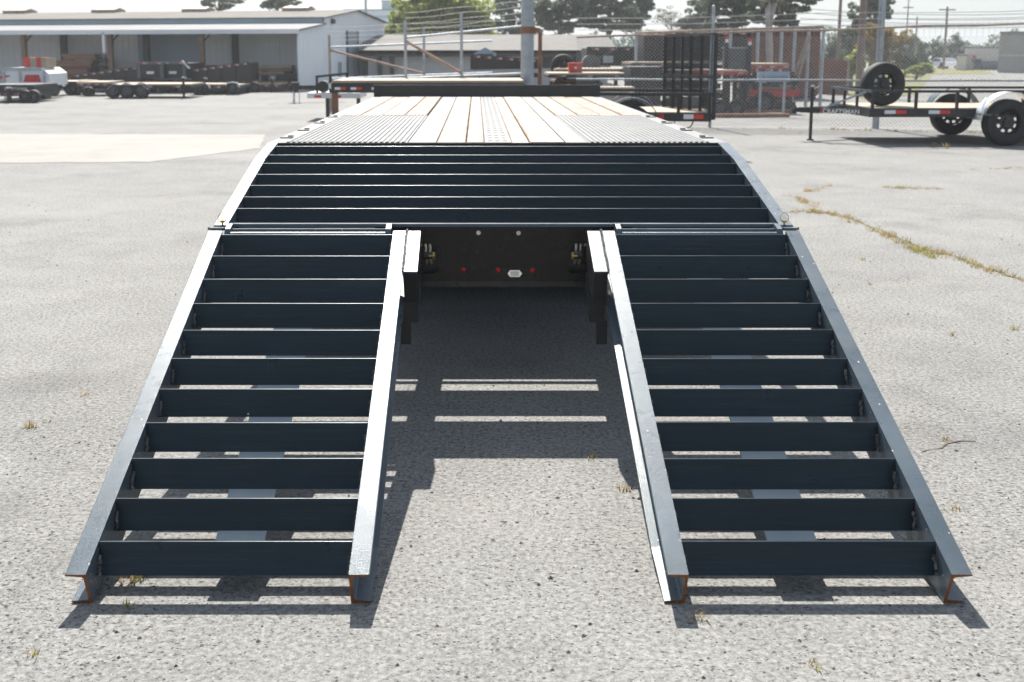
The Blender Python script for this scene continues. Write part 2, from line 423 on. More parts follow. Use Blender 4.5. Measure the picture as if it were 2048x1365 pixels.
def part(name, parent):
    o = bpy.data.objects.new(name, None); col.objects.link(o); o.parent = parent; WM[o] = WM[parent]; o.empty_display_size = .1
    return o
def struct(o): o['kind'] = 'structure'; return o
def inst(o, parent, name, off=(0, 0, 0)):
    c = o.copy(); col.objects.link(c); c.name = name; c.parent = parent; c.location = off; WM[c] = WM[parent]
    return c

# ------------------------------------------------------------------ ground
def sheet(name, pts, z, m):
    return struct(MB().add([(x, y, z) for x, y in pts], [tuple(range(len(pts)))]).build(name, m))
sheet('parking_lot', [(-400, -30), (400, -30), (400, 900), (-400, 900)], 0, 'asphalt')
p = [ground(u, v) for u, v in ((530, 270), (520, 297), (300, 325), (-500, 329), (-900, 330), (-900, 267.5), (-400, 268))]
q = []; rr = random.Random(4)
for a, c in zip(p, p[1:] + p[:1]):
    n = max(1, int((c - a).length / .18))
    for i in range(n):
        k = a.lerp(c, i / n); q.append((k.x + rr.gauss(0, .02), k.y + rr.gauss(0, .02)))
sheet('concrete_strip', q, .004, 'concrete')
p = [ground(u, v) for u, v in ((1100, 183), (1560, 186), (1650, 181), (1640, 165), (1100, 150))]
sheet('gravel_yard', [(q.x, q.y) for q in p], .004, 'gravel')
p = [ground(u, v) for u, v in ((1655, 181), (1735, 200), (1830, 190), (1850, 168), (1870, 146), (1640, 138), (1560, 150))]
sheet('grass_verge', [(q.x, q.y) for q in p], .008, 'turf')
p = [ground(u, v) for u, v in ((1790, 150.5), (1990, 149), (1960, 139), (1800, 138))]
sheet('far_verge', [(q.x, q.y) for q in p], .012, 'turf')

# ------------------------------------------------------------------ the deckover trailer with its two ramps
TR = thing('flatbed_trailer', 'black deckover trailer with wooden deck, slatted dovetail and two lowered ramps', 'trailer', (0, 4.6, 0))
T_Y, T_Z, ANG, LEN = 2.784, .106, R(21.353), 1.851
ey, ez = math.cos(ANG), math.sin(ANG)
def rp(x, s, n): return Vector((x, T_Y + s * ey - n * ez, T_Z + s * ez + n * ey))
def channel_ring(fn, x, o, s_, d, w=.058, s_bot=None):
    sb = s_ if s_bot is None else s_bot
    prof = [(0, 0), (w - .002, 0), (w, -.002), (w, -.006), (.014, -.011), (.009, -.016), (.009, -(d - .016)), (.014, -(d - .011)), (w, -(d - .006)), (w, -d), (0, -d)]
    return [fn(x + o * a, s_ + (sb - s_) * (-b / d), b) for a, b in prof]
def slat_profile(leg=.089, phi=50, th=.008):
    """(along, up) outline of one cleat: a bent plate whose top edge is rolled over"""
    a = R(phi); dx, dn = -math.cos(a), -math.sin(a)           # front leg runs down-slope and down
    nx, nn = -dn, dx                                          # backwards normal of the leg
    r = .0052
    c = (r * .3, -r)
    front0 = (c[0] - nx * r, c[1] - nn * r)
    pts = []
    a0 = math.atan2(-nn, -nx)                                 # facing front
    for k in range(6):
        t = a0 - R(125) * k / 5
        pts.append((c[0] + r * math.cos(t), c[1] + r * math.sin(t)))
    back_end = pts[-1]
    foot = (front0[0] + dx * leg, front0[1] + dn * leg)
    lipb = (back_end[0] + .021, back_end[1] - .020)
    bow = []
    for k in range(1, 6):
        t = k / 6; q = .0045 * math.sin(math.pi * t)
        bow.append((foot[0] + (pts[0][0] - foot[0]) * t + nx * q, foot[1] + (pts[0][1] - foot[1]) * t + nn * q))
    return [foot] + bow + pts + [lipb, (lipb[0] - .006, lipb[1] - .004), (front0[0] + nx * th + dx * .012, front0[1] + nn * th + dn * .012), (foot[0] + nx * th, foot[1] + nn * th)]
SP = slat_profile()
def slat_mesh(fn, x0, x1, s_, n_=0.0):
    b = MB()
    b.loft([[fn(x, s_ + p, n_ + q) for p, q in SP] for x in (x0, x1)], 0, 0, 0)
    return b
def weld_line(b, pts, r):
    """a lumpy bead along a line"""
    a, c = Vector(pts[0]), Vector(pts[1]); n = max(3, int((c - a).length / (r * .9)))
    ps = [a.lerp(c, i / n) + Vector((random.uniform(-1, 1), random.uniform(-1, 1), random.uniform(-1, 1))) * r * .25 for i in range(n + 1)]
    b.tube(ps, [r * random.uniform(.65, 1.15) for _ in ps], 5)

def make_ramp(sg):
    rampo = part('ramp', TR)
    rampo['label'] = 'left slatted loading ramp' if sg < 0 else 'right slatted loading ramp'
    xo, xi = sg * 1.192, sg * .468
    for x, o in ((xo, sg), (xi, -sg)):
        b = MB()
        rings = [channel_ring(rp, x, o, 0, .112), channel_ring(rp, x, o, .237, .155), channel_ring(rp, x, o, .238, .155), channel_ring(rp, x, o, LEN, .155)]
        b.loft(rings, 0, 1, 0)
        b.build('side_rail', ['rail', 'cut'], rampo, True)
    x0, x1 = sorted((xo - sg * .0015, xi + sg * .0015))
    for k in range(11):
        slat_mesh(rp, x0, x1, .119 + .17 * k + random.uniform(-.002, .002)).build('slat', 'slat', rampo, True, smooth=True)
    xc = sg * .811
    b = MB(); rings = [[rp(xc + q * .072, s_, n_) for q, n_ in ((-1, -.079), (1, -.079), (1, -.070), (-1, -.070))] for s_ in (.10, LEN - .05)]
    b.loft(rings, 0, 0, 0); b.build('stringer', 'stringer', rampo, True)
    b = MB()
    for k in range(11):
        s_ = .119 + .17 * k
        for xx in (x0 + .005, x1 - .005):
            weld_line(b, (rp(xx, s_ - .022, -.03), rp(xx, s_ - .058, -.070)), .0075)
    # welded stiffener beside the inner rail
    xa, xb = sg * .410, sg * .352
    weld_line(b, (rp(xa, LEN + .005, .001), rp(xa, 1.535, .001)), .006)
    b.build('weld_bead', 'weld', rampo, True, kind='stuff')
    b = MB()
    xs = sorted((xa, xb))
    prof = lambda s_, n1_, n2_, e_=0: [rp(xs[0] + e_, s_, n1_), rp(xs[1] - e_, s_, n1_), rp(xs[1] - e_, s_, n2_), rp(xs[0] + e_, s_, n2_)]
    b.loft([prof(1.535, -.001, -.009), prof(LEN, -.001, -.009)], 0, 0, 0)
    b.build('stiffener_sheen_top', 'rail', rampo, True)  # pale top skin paints the sky sheen; the body below stays dark
    MB().loft([prof(1.537, -.009, -.15, .002), prof(LEN - .002, -.009, -.15, .002)], 0, 0, 0).build('stiffener', 'black', rampo, True)
    # hinge tube and top bar
    b = MB(); b.cyl((sg * 1.165, 4.545, .752), (sg * .505, 4.545, .752), .017, 14)
    b.build('hinge_tube', 'rail', rampo, True, smooth=True)
    b = MB(); b.box(*sorted((sg * 1.165, sg * .505)), 4.575, 4.59, .735, .776)
    b.build('hinge_bar', 'rail', rampo, True)
    for xx in (sg * 1.178, sg * .492):
        b = MB()
        pts = [(4.645, .79), (4.60, .795), (4.545, .782), (4.522, .755), (4.53, .725), (4.56, .715), (4.645, .72)]
        b.poly([(xx - .011, y, z) for y, z in pts], (.022, 0, 0)); b.build('hinge_lug', 'rail', rampo, True)
    return rampo
ramps = [make_ramp(-1), make_ramp(1)]

# drop legs behind the inner rails (they hang from the tail frame)
for sg in (-1, 1):
    b = MB()
    b.box(*sorted((sg * .425, sg * .362)), 4.44, 4.51, .40, .70)
    b.box(*sorted((sg * .445, sg * .352)), 4.512, 4.56, .455, .60)
    lg = b.build('drop_leg', 'black', TR, True)
    MB().box(*sorted((sg * .438, sg * .395)), 4.452, 4.498, .30, .402).build('leg_tube', 'black', lg, True)

# dovetail
dv = part('dovetail', TR)
A_, B_, C_ = (5.86, 1.043), (5.483, .990), (4.60, .789)
def dz(y):
    return B_[1] + (y - B_[0]) * (A_[1] - B_[1]) / (A_[0] - B_[0]) if y > B_[0] else C_[1] + (y - C_[0]) * (B_[1] - C_[1]) / (B_[0] - C_[0])
for sg in (-1, 1):
    b = MB(); rings = []
    for (y, z), dd in ((C_, .13), (B_, .15), (A_, .11)):
        fn = lambda x, s_, n_, y=y, z=z: Vector((x, y, z + n_))
        rings.append(channel_ring(fn, sg * 1.192, sg, 0, dd))
    b.loft(rings, 0, 0, 0); b.build('side_rail', 'rail', dv, True)
    b = MB()      # pointed lug at the rail's lower end
    b.poly([(sg * 1.192, 4.597, .783), (sg * 1.25, 4.597, .783), (sg * 1.272, 4.585, .783), (sg * 1.25, 4.562, .783), (sg * 1.2, 4.562, .783)], (0, 0, -.012))
    b.build('rail_lug', 'rail', dv, True)
for y in (5.766, 5.568, 5.413, 5.249, 5.094, 4.941, 4.796):
    sl = math.atan2(dz(y + .02) - dz(y - .02), .04)
    fn = lambda x, s_, n_, y=y, sl=sl: Vector((x, y + s_ * math.cos(sl) - n_ * math.sin(sl), dz(y) + s_ * math.sin(sl) + n_ * math.cos(sl)))
    slat_mesh(fn, -1.19, 1.19, 0).build('slat', 'slat', dv, True, smooth=True)
MB().box(-1.19, 1.19, 4.622, 4.652, .778, .791).build('end_bar', 'rail', dv, True)
for y, wd in ((5.315, .31), (4.925, .035), (4.79, .17)):  # cross members added, placed and sized to block sun through some slat gaps
    zt = dz(y) - .10
    MB().box(-1.185, 1.185, y - wd / 2, y + wd / 2, zt - .05, zt).build('sun_block_member', 'black', dv, True)
for sg in (-1, 1):
    rings = [[Vector((sg * .42 + q * .05, y, z)) for q, z in ((-1, dz(y) - .30), (1, dz(y) - .30), (1, dz(y) - .155), (-1, dz(y) - .155))] for y in (4.70, 5.5, 5.89)]
    MB().loft(rings, 0, 0, 0).build('tail_beam', 'black', dv, True)

# tail plate with notches, lamps and bolts
def arc(cx, cz, r, a0, a1, n=5): return [(cx + r * math.cos(R(a0 + (a1 - a0) * i / n)), cz + r * math.sin(R(a0 + (a1 - a0) * i / n))) for i in range(n + 1)]
zt, zb, n0, n1, xn = .777, .535, .570, .705, .286
right = [(.56, zt), (.56, n1)] + arc(xn + .02, n1 - .02, .02, 90, 180) + arc(xn + .02, n0 + .02, .02, 180, 270) + [(.50, n0), (.50, zb)]
outl = right + [(-x, z) for x, z in reversed(right)]
tp = MB().poly([(x, 4.628, z) for x, z in outl], (0, .01, 0)).build('tail_plate', 'plate', TR, True)
MB().box(-.56, .56, 4.68, 4.70, .50, .76).build('back_plate', 'black', TR, True)
def onplate(u, v): q = at(u, v, 4.628); return q.x, q.z
for u, v in ((957, 466), (1037, 466.5)):
    x, z = onplate(u, v)
    b = MB(); b.cyl((x, 4.628, z), (x, 4.6245, z), .0095, 14); b.cyl((x, 4.6245, z), (x, 4.620, z), .0065, 6)
    b.build('bolt', 'zinc', tp, True)
for u, v in ((927, 540), (996, 540), (1065, 541)):
    x, z = onplate(u, v)
    b = MB(); b.cyl((x, 4.628, z), (x, 4.622, z), .0135, 16, mi=1)
    b.lathe([(.0105, 0), (.009, .005), (.005, .008), (.0001, .009)], (x, 4.622, z), (0, -1, 0), 14)
    b.build('marker_light', ['redlens', 'rubber'], tp, True, smooth=True)
x, z = onplate(1029.5, 547)
b = MB(); o = [(-.032, 0), (-.02, .0155), (.02, .0155), (.032, 0), (.02, -.0155), (-.02, -.0155)]
b.poly([(x + q, 4.627, z + r_) for q, r_ in o], (0, -.006, 0))
ll = b.build('licence_light', 'chrome', tp, True)
MB().box(x - .0185, x + .0185, 4.612, 4.6205, z - .011, z + .010).build('lens', 'lens', ll, True)
# torsion springs, bolts and brackets in the notches
for sg in (-1, 1):
    cx_, cy_, cz_ = sg * .345, 4.660, .650
    pts = [(cx_ + sg * (.020 - .058 * i / 66), cy_ + .050 * math.cos(i * .285) * .7, cz_ + .012 + .050 * math.sin(i * .285)) for i in range(67)]
    sp = MB().tube(pts, .0072, 8).build('torsion_spring', 'spring', TR, True, smooth=True)
    b = MB(); b.cyl((sg * .345, 4.625, .652), (sg * .306, 4.625, .652), .018, 14)
    b.build('spring_pin', 'black', sp, True, smooth=True)
    MB().cyl((sg * .322, 4.622, .652), (sg * .297, 4.622, .652), .0165, 6).build('nut', 'brass', sp, True)
    MB().box(*sorted((sg * .385, sg * .345)), 4.60, 4.655, .615, .695).build('spring_bracket', 'plate', TR, True)
# safety clips on the rail ends
for sg in (-1, 1):
    b = MB(); c = Vector((sg * 1.214, 4.612, .806))
    b.tube([c + Vector((math.cos(t) * .018, math.sin(t) * .010, .014 + math.sin(t) * .020)) for t in [2 * math.pi * i / 20 for i in range(20)]], .0017, 6, closed=True)
    cl = b.build('safety_clip', 'brass', TR, True, smooth=True)
    b = MB(); b.cyl(c + Vector((0, 0, -.03)), c + Vector((0, 0, .004)), .0045, 10); b.cyl(c + Vector((-.01, 0, .0)), c + Vector((.01, 0, .0)), .004, 8)
    b.build('clip_pin', 'brass', cl, True)

# deck
DZ, D0, D1 = 1.043, 5.862, 12.0
def plank(x0, x1, y0, y1, z1=DZ):
    b = MB(); b.box(x0, x1, y0, y1, z1 - .04, z1 - .004, 1)
    w_ = (x1 - x0)
    b.loft([[(x0, y, z1 - .004), (x0 + .004, y, z1), (x1 - .004, y, z1), (x1, y, z1 - .004)] for y in (y0, y1)], 0, closed=False)
    return b.build('plank', ['plank', 'plankend'], TR, True)
for x0, x1 in ((-.333, -.176), (-.170, -.074), (.078, .172), (.178, .366)):
    plank(x0, x1, D0 + .006, D1 - .02, DZ + random.uniform(-.003, .002))
for sg in (-1, 1):
    xs = [.50, .675, .85, 1.02, 1.165]
    for a, c in zip(xs[:-1], xs[1:]):
        plank(*sorted((sg * (a + .003), sg * (c - .003))), 8.42, D1 - .02, DZ + random.uniform(-.003, .003))
for x0, x1 in ((-.487, -.337), (.370, .490)):
    MB().box(x0, x1, D0, D1 - .02, DZ - .012, DZ - .001).build('steel_strip', 'deckstrip', TR, True)
b = MB(); b.box(-.070, .074, D0, D1 - .02, DZ - .012, DZ - .001)
for i in range(30):
    y = D0 + .1 + i * .2
    for x in (-.04, 0, .04): b.box(x - .012, x + .012, y, y + .03, DZ - .0015, DZ + .0012)
b.build('centre_strip', 'deckstrip', TR, True)
for sg in (-1, 1):                       # ribbed traction plates over the axles
    b = MB(); n = 22; xa, xb = .494, 1.15
    prof = []
    for i in range(n):
        x = xa + (xb - xa) * i / n; w_ = (xb - xa) / n
        prof += [(x, 0), (x + w_ * .35, 0), (x + w_ * .5, .0055), (x + w_ * .85, .0055)]
    prof.append((xb, 0))
    rows = [[(sg * x, y, DZ - .002 + h) for x, h in prof] + [(sg * xb, y, DZ - .014), (sg * xa, y, DZ - .014)] for y in (D0 + .004, 8.40)]
    b.loft(rows, 0, 0, 0); b.build('ribbed_plate', 'deckstrip', TR, True)
    b = MB(); b.box(*sorted((sg * 1.152, sg * 1.245)), D0, D1, DZ - .10, DZ - .002)
    er = b.build('edge_rail', 'deckstrip', TR, True)
    for y in (6.15, 6.75, 7.45, 8.15):   # tie-down slots
        b = MB()
        b.box(*sorted((sg * 1.165, sg * 1.235)), y, y + .05, DZ - .0015, DZ + .004)
        b.box(*sorted((sg * 1.175, sg * 1.20)), y + .06, y + .11, DZ - .0015, DZ + .010)
        b.build('tie_down', 'black', er, True)
MB().box(-1.25, 1.25, D0 - .012, D0 + .004, DZ - .10, DZ - .003).build('deck_end_rail', 'black', TR, True)
hb = MB().box(-1.25, 1.25, D1, D1 + .03, DZ - .02, 1.170).build('headboard', 'black', TR, True)
b = MB()
for sg in (-1, 1): b.box(*sorted((sg * .36, sg * .48)), 5.9, 13.6, .66, .985)
for i in range(16): b.box(-1.15, 1.15, 5.95 + i * .4, 6.0 + i * .4, .92, .995)
b.build('frame', 'black', TR, True, kind='stuff')
MB().box(-1.15, 1.15, 5.88, 11.98, .9965, .9985).build('plank_gap_blocker', 'black', TR, True)  # unseen slab added to stop sunlight leaking between the planks
MB().bar((-.42, 13.5, .8), (0, 15.2, .7), .12, .2).bar((.42, 13.5, .8), (0, 15.2, .7), .12, .2).build('tongue', 'black', TR, True)
b = MB().box(-1.1, 1.1, 4.72, 4.76, .505, .575)
tb = b.build('light_bar', 'black', TR, True)
for sg in (-1, 1):
    MB().box(*sorted((sg * .55, sg * .82)), 4.700, 4.718, .515, .565).build('tail_light', 'redlens', tb, True)

for sg in (-1, 1):
    MB().box(*sorted((sg * .52, sg * 1.17)), 6.42, 6.432, .12, .94).build('light_block_flap', 'rubber', TR, True)  # unseen flaps added to keep light out from under the trailer
    MB().box(*sorted((sg * .52, sg * 1.17)), 8.70, 8.712, .25, .94).build('light_block_flap', 'rubber', TR, True)
MB().box(-.34, .34, 6.3, 7.9, .58, .90).build('light_block_box', 'black', TR, True)  # unseen box added to deepen the dark below the deck
def tyre_prof(r, w_):
    return [(r * .56, -w_ * .38), (r * .62, -w_ * .47), (r * .80, -w_ * .52), (r * .93, -w_ * .48), (r * .985, -w_ * .36), (r, -w_ * .2), (r, w_ * .2), (r * .985, w_ * .36), (r * .93, w_ * .48), (r * .80, w_ * .52), (r * .62, w_ * .47), (r * .56, w_ * .38), (r * .56, -w_ * .38)]
def make_wheel(parent, c, axis, r, w_, n=28, world=True, rim_m='rimblack', holes=8, thing_level=False):
    """tyre (the part) with its rim (a sub-part); the rim is a dished disc with hand holes"""
    c = Vector(c); ax = Vector(axis).normalized()
    t = MB().lathe(tyre_prof(r, w_), c, ax, n).build('wheel', 'rubber', parent, world, smooth=True)
    b = MB(); rr = r * .565
    b.lathe([(rr, -w_ * .38), (rr * .93, -w_ * .3), (rr * .9, w_ * .1), (rr * .93, w_ * .36), (rr, w_ * .40)], c, ax, n)
    hz = w_ * .14
    b.lathe([(rr * .30, hz * 1.9), (.0001, hz * 1.9)], c, ax, 16); b.lathe([(rr * .58, hz * .7), (rr * .34, hz), (rr * .30, hz * 1.9)], c, ax, 24)
    b.lathe([(rr * .92, hz * .1), (rr * .78, hz * .6)], c, ax, 24)
    e = ax.cross(Vector((0, 0, 1)) if abs(ax.z) < .9 else Vector((1, 0, 0))).normalized(); g = ax.cross(e)
    for i in range(holes):
        a = 2 * math.pi * i / holes; hw = math.pi / holes * .52
        q = []
        for rad, h in ((rr * .57, hz * .7), (rr * .79, hz * .6)):
            for s_ in (-1, 1): q.append(c + (e * math.cos(a + s_ * hw) + g * math.sin(a + s_ * hw)) * rad + ax * h)
        b.add(q, [(0, 1, 3, 2)])
    b.build('rim', rim_m, t, world)
    return t
for sg in (-1, 1):
    for y in (7.05, 8.05):
        for x in (.72, .98): make_wheel(TR, (sg * x, y, .38), (sg, 0, 0), .38, .2, 20)

# ------------------------------------------------------------------ background helpers
def reflector(parent, x0, x1, y, z0, z1, flip=False, world=False, t=.006):
    b = MB(); xm = (x0 + x1) / 2
    b.box(x0, xm, y - t, y, z0, z1, 0); b.box(xm, x1, y - t, y, z0, z1, 1)
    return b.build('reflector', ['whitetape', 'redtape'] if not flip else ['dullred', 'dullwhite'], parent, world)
def fender(parent, c, r, w_, a0=8, a1=172, m='silver', th=.012, n=16):
    """curved mudguard over a wheel; axle along local y"""
    b = MB(); c = Vector(c)
    rings = []
    for i in range(n + 1):
        t = R(a0 + (a1 - a0) * i / n); d = Vector((math.cos(t), 0, math.sin(t)))
        rings.append([c + d * r + Vector((0, -w_ / 2, 0)), c + d * (r + th) + Vector((0, -w_ / 2, 0)), c + d * (r + th) + Vector((0, w_ / 2, 0)), c + d * r + Vector((0, w_ / 2, 0))])
    b.loft(rings, 0, 0, 0)
    return b.build('fender', m, parent, smooth=True)
def flat_fender(parent, x0, x1, y, z, w_, m='silver', drop=.16):
    b = MB(); d = (x1 - x0) * .14
    for a, c in (((x0, z - drop), (x0 + d, z)), ((x0 + d, z), (x1 - d, z)), ((x1 - d, z), (x1, z - drop))):
        b.loft([[Vector((a[0], y - w_ / 2, a[1])), Vector((a[0], y + w_ / 2, a[1])), Vector((a[0], y + w_ / 2, a[1] + .012)), Vector((a[0], y - w_ / 2, a[1] + .012))],
                [Vector((c[0], y - w_ / 2, c[1])), Vector((c[0], y + w_ / 2, c[1])), Vector((c[0], y + w_ / 2, c[1] + .012)), Vector((c[0], y - w_ / 2, c[1] + .012))]], 0, 0, 0)
    return b.build('fender', m, parent)
def jack(parent, x, y, ztop, handle=True, m='black', rad=.028, zb=0.0):
    b = MB(); b.cyl((x, y, zb + .02), (x, y, ztop), rad, 10); b.cyl((x, y, zb), (x, y, zb + .02), rad * 2.2, 12)
    j = b.build('jack', m, parent)
    if handle:
        MB().tube([(x, y, ztop - .03), (x + .08, y, ztop - .01), (x + .11, y, ztop + .02)], .012, 6).cyl((x, y, ztop), (x, y, ztop + .03), rad * 1.15, 10).build('crank', 'silver', j)
    return j
def text(body, parent, loc, size, m, rot=(R(90), 0, 0), name='lettering', bold=.0):
    c = bpy.data.curves.new(name, 'FONT'); c.body = body; c.size = size; c.extrude = .001; c.offset = bold
    tmp = bpy.data.objects.new('tmp', c); col.objects.link(tmp)
    me = bpy.data.meshes.new_from_object(tmp.evaluated_get(bpy.context.evaluated_depsgraph_get()))
    bpy.data.objects.remove(tmp); bpy.data.curves.remove(c)
    me.name = name; me.materials.clear(); me.materials.append(M[m])
    o = bpy.data.objects.new(name, me); col.objects.link(o)
    o.parent = parent; o.location = loc; o.rotation_euler = rot; WM[o] = WM[parent]
    return o

# ------------------------------------------------------------------ utility trailer parked on the right
UT = thing('utility_trailer', 'small black utility trailer carrying a spare tyre, parked by the fence on the right', 'trailer', (5.44, 18.05, 0))
L0, L1, W = 1.02, 5.2, 1.95          # body from x = L0, far side at y = W
b = MB()
b.box(L0, L1, -.05, 0, .46, .60); b.box(L0, L1, W, W + .05, .46, .60); b.box(L0 - .05, L0, -.05, W + .05, .46, .60)
for x in (1.8, 2.6, 3.4, 4.2): b.box(x, x + .05, 0, W, .47, .55)
b.build('frame', 'black', UT)
b = MB(); b.bar((.12, W / 2 - .03, .53), (L0 + .75, .04, .53), .06, .09); b.bar((.12, W / 2 + .03, .53), (L0 + .75, W - .04, .53), .06, .09)
b.bar((0, W / 2, .53), (.26, W / 2, .53), .07, .075)
tg = b.build('tongue', 'black', UT)
b = MB(); b.cyl((-.03, W / 2, .505), (.05, W / 2, .505), .045, 10); b.bar((.06, W / 2, .56), (-.02, W / 2, .66), .02, .02)
b.build('coupler', 'black', tg)
jack(UT, .30, W / 2 - .07, .93)
for k in range(5):
    y0 = .02 + k * (W - .04) / 5
    b = MB(); b.box(L0 + .01, L1, y0 + .004, y0 + (W - .04) / 5 - .004, .575, .612); b.build('plank', 'woodlt', UT)
for y in (-.028, W + .028):
    b = MB(); b.bar((L0 - .02, y, .885), (L1, y, .885), .045, .045); b.build('side_rail', 'black', UT)
MB().bar((L0 - .025, -.05, .885), (L0 - .025, W + .05, .885), .045, .045).build('front_rail', 'rail', UT)
for y in (-.028, W + .028):
    for x in (L0, L0 + .72, L0 + 1.40, L0 + 2.5, L0 + 3.6):
        MB().box(x - .022, x + .022, y - .022, y + .022, .60, .862).build('post', 'black', UT)
for y in (W * .33, W * .66):
    MB().box(L0 - .045, L0 - .005, y - .02, y + .02, .60, .862).build('post', 'black', UT)
MB().bar((L0 - .06, .12, .875), (L0 - .62, .62, .57), .03, .03).build('brace', 'galv', UT)
for x0 in (L0 + .20, L0 + .93, L0 + 3.2):
    reflector(UT, x0, x0 + .36, -.052, .515, .575)
for y, s_ in ((-.20, -1), (W + .20, 1)):
    cw = Vector((3.18 if s_ < 0 else 3.30, y, .385))
    make_wheel(UT, cw, (0, s_, 0), .385, .24, 32, world=False)
    fender(UT, cw + Vector((0, 0, .02)), .47, .26, 2, 178, 'silver' if s_ < 0 else 'rail')
    MB().box(cw.x - .47, cw.x - .2, y - .12, y + .12, .50, .53).build('fender_step', 'rail', UT)
MB().cyl((3.24, -.1, .385), (3.24, W + .1, .385), .035, 10).build('axle', 'black', UT)
MB().poly([(.355, .602, .492), (.375, .592, .492), (.382, .588, .565), (.362, .598, .565)], (0, -.002, 0)).build('red_mark', 'redtape', UT)
text('CRAFTSMAN', UT, (.395, .595, .49), .105, 'letter', (R(90), 0, R(-21)), bold=.002)
UT_sp = thing('spare_tyre', 'upright spare tyre on black rim standing on the small utility trailer deck', 'tyre', (5.44 + L0 + .42, 18.75, .612))
make_wheel(UT_sp, (0, 0, .375), (.12, -1, .05), .375, .22, 32, world=False)

# ------------------------------------------------------------------ trailer with a tall ramp gate, behind the deck on the right
GT = thing('utility_trailer', 'black utility trailer with a tall upright mesh ramp gate, right behind the long wooden deck', 'trailer', (3.50, 16.7, 0), R(-8))
GL, GW = 4.6, 1.75                   # rear at local x = 0, body runs to -x
b = MB(); b.box(-GL, 0, -.05, 0, .47, .60); b.box(-GL, 0, GW, GW + .05, .47, .60); b.box(-.05, 0, 0, GW, .47, .60); b.box(-GL, -GL + .05, 0, GW, .47, .60)
b.build('frame', 'black', GT)
for k in range(5):
    y0 = .01 + k * (GW - .02) / 5
    MB().box(-GL + .06, -.06, y0 + .004, y0 + (GW - .02) / 5 - .004, .575, .612).build('plank', 'woodlt', GT)
for y in (-.028, GW + .028):
    MB().bar((-GL, y, .885), (0, y, .885), .05, .05).build('side_rail', 'black', GT)
    for x in (-.03, -.50, -1.9, -2.8, -4.5): MB().box(x - .025, x + .025, y - .022, y + .022, .60, .86).build('post', 'black', GT)
for x0 in (-.42, -1.02): reflector(GT, x0, x0 + .30, -.052, .51, .58)
for y, s_ in ((-.18, -1), (GW + .18, 1)):
    make_wheel(GT, (-1.22, y, .36), (0, s_, 0), .36, .22, 24, world=False)
    fender(GT, (-1.22, y, .40), .43, .26, 2, 178, 'rail')
gp = part('ramp_gate', GT); gp['label'] = 'upright mesh ramp gate'
gv = Vector((-.43, 1.0, 0)).normalized(); g0 = Vector((.03, -.06, 0))
def gpt(t, z): return g0 + gv * t + Vector((0, 0, z))
GWD = 1.78
MB().bar(gpt(0, .50), gpt(0, 1.80), .055, .055, (1, 0, 0)).build('frame_post', 'black', gp)
MB().bar(gpt(.16, .60), gpt(.16, 1.79), .05, .02, (1, 0, 0)).build('frame_post', 'galv', gp)
MB().bar(gpt(GWD, .55), gpt(GWD, 1.80), .055, .055, (1, 0, 0)).build('frame_post', 'black', gp)
for z in (.56, 1.15, 1.80): MB().bar(gpt(0, z), gpt(GWD, z), .05, .05).build('frame_rail', 'black', gp)
for t in (.45, .82, 1.12, 1.45): MB().bar(gpt(t, .55), gpt(t, 1.8), .07, .05, (1, 0, 0)).build('upright', 'black', gp)
b = MB()
k = 0.02
while k < GWD: b.bar(gpt(k, .56), gpt(k, 1.79), .009, .009, (1, 0, 0)); k += .035
z = .58
while z < 1.79: b.bar(gpt(0, z), gpt(GWD, z), .007, .007); z += .05
b.build('mesh', 'black', gp, kind='stuff')
MB().box(-.42, -.12, GW - .5, GW - .1, .612, .80).build('toolbox', 'galv', GT)
MB().tube([(-.55, .1, .46), (-.55, .1, .36), (-.50, .1, .33), (-.40, .1, .34), (-.30, .1, .38), (-.26, .1, .46)], .01, 6).build('wiring', 'cable', GT)

# ------------------------------------------------------------------ chain link fence, right
def chain_fence(name, label, a, c, ztop, zmid, posts, ph, m_top='rustgrey', mesh=True, spikes=True):
    a, c = Vector(a), Vector(c); d = c - a; L = Vector((d.x, d.y, 0)).length; rz = math.atan2(d.y, d.x)
    f_ = thing(name, label, 'fence', a, rz)
    zt = lambda x: ztop[0] + (ztop[1] - ztop[0]) * x / L
    n = 12
    MB().tube([(L * i / n, 0, zt(L * i / n) + .012 * math.sin(i * 2.1)) for i in range(n + 1)], .021, 8).build('top_rail', m_top, f_)
    MB().tube([(L * i / n, .03, zmid + .006 * math.sin(i * 1.7)) for i in range(n + 1)], .020, 8).build('middle_rail', 'galv', f_)
    for x, h in posts:
        b = MB(); b.cyl((x, .03, 0), (x, .03, h), .032, 10); b.cyl((x, .03, h), (x, .03, h + .02), .034, 10, .012); b.build('post', 'galv', f_)
    if mesh:
        b = MB(); pit = .053 * math.sqrt(2); hgt = min(ztop) - .03
        x = -hgt
        while x < L:
            for sgn in (1, -1):
                x0, z0, x1, z1 = (x, .04, x + hgt, hgt + .04) if sgn > 0 else (x + hgt, .04, x, hgt + .04)
                if x0 < 0: z0 = z0 + (0 - x0) * (z1 - z0) / (x1 - x0); x0 = 0
                if x1 < 0: z1 = z1 + (0 - x1) * (z1 - z0) / (x1 - x0); x1 = 0
                if x1 > L: z1 = z0 + (L - x0) * (z1 - z0) / (x1 - x0); x1 = L
                if x0 > L: z0 = z1 + (L - x1) * (z0 - z1) / (x0 - x1); x0 = L
                if abs(z1 - z0) > .02: b.bar((x0, -.004 * sgn, z0), (x1, -.004 * sgn, z1), .0044, .0044)
            x += pit
        if spikes:
            x = 0
            while x < L: b.bar((x, 0, hgt + .03), (x, 0, zt(x) + .075), .004, .004); x += .11
        b.build('chain_link', 'wire', f_, kind='stuff')
    return f_
FA, FB = Vector((1.95, 22.6, 0)), Vector((13.5, 20.9, 0))
FL = (FB - FA).length
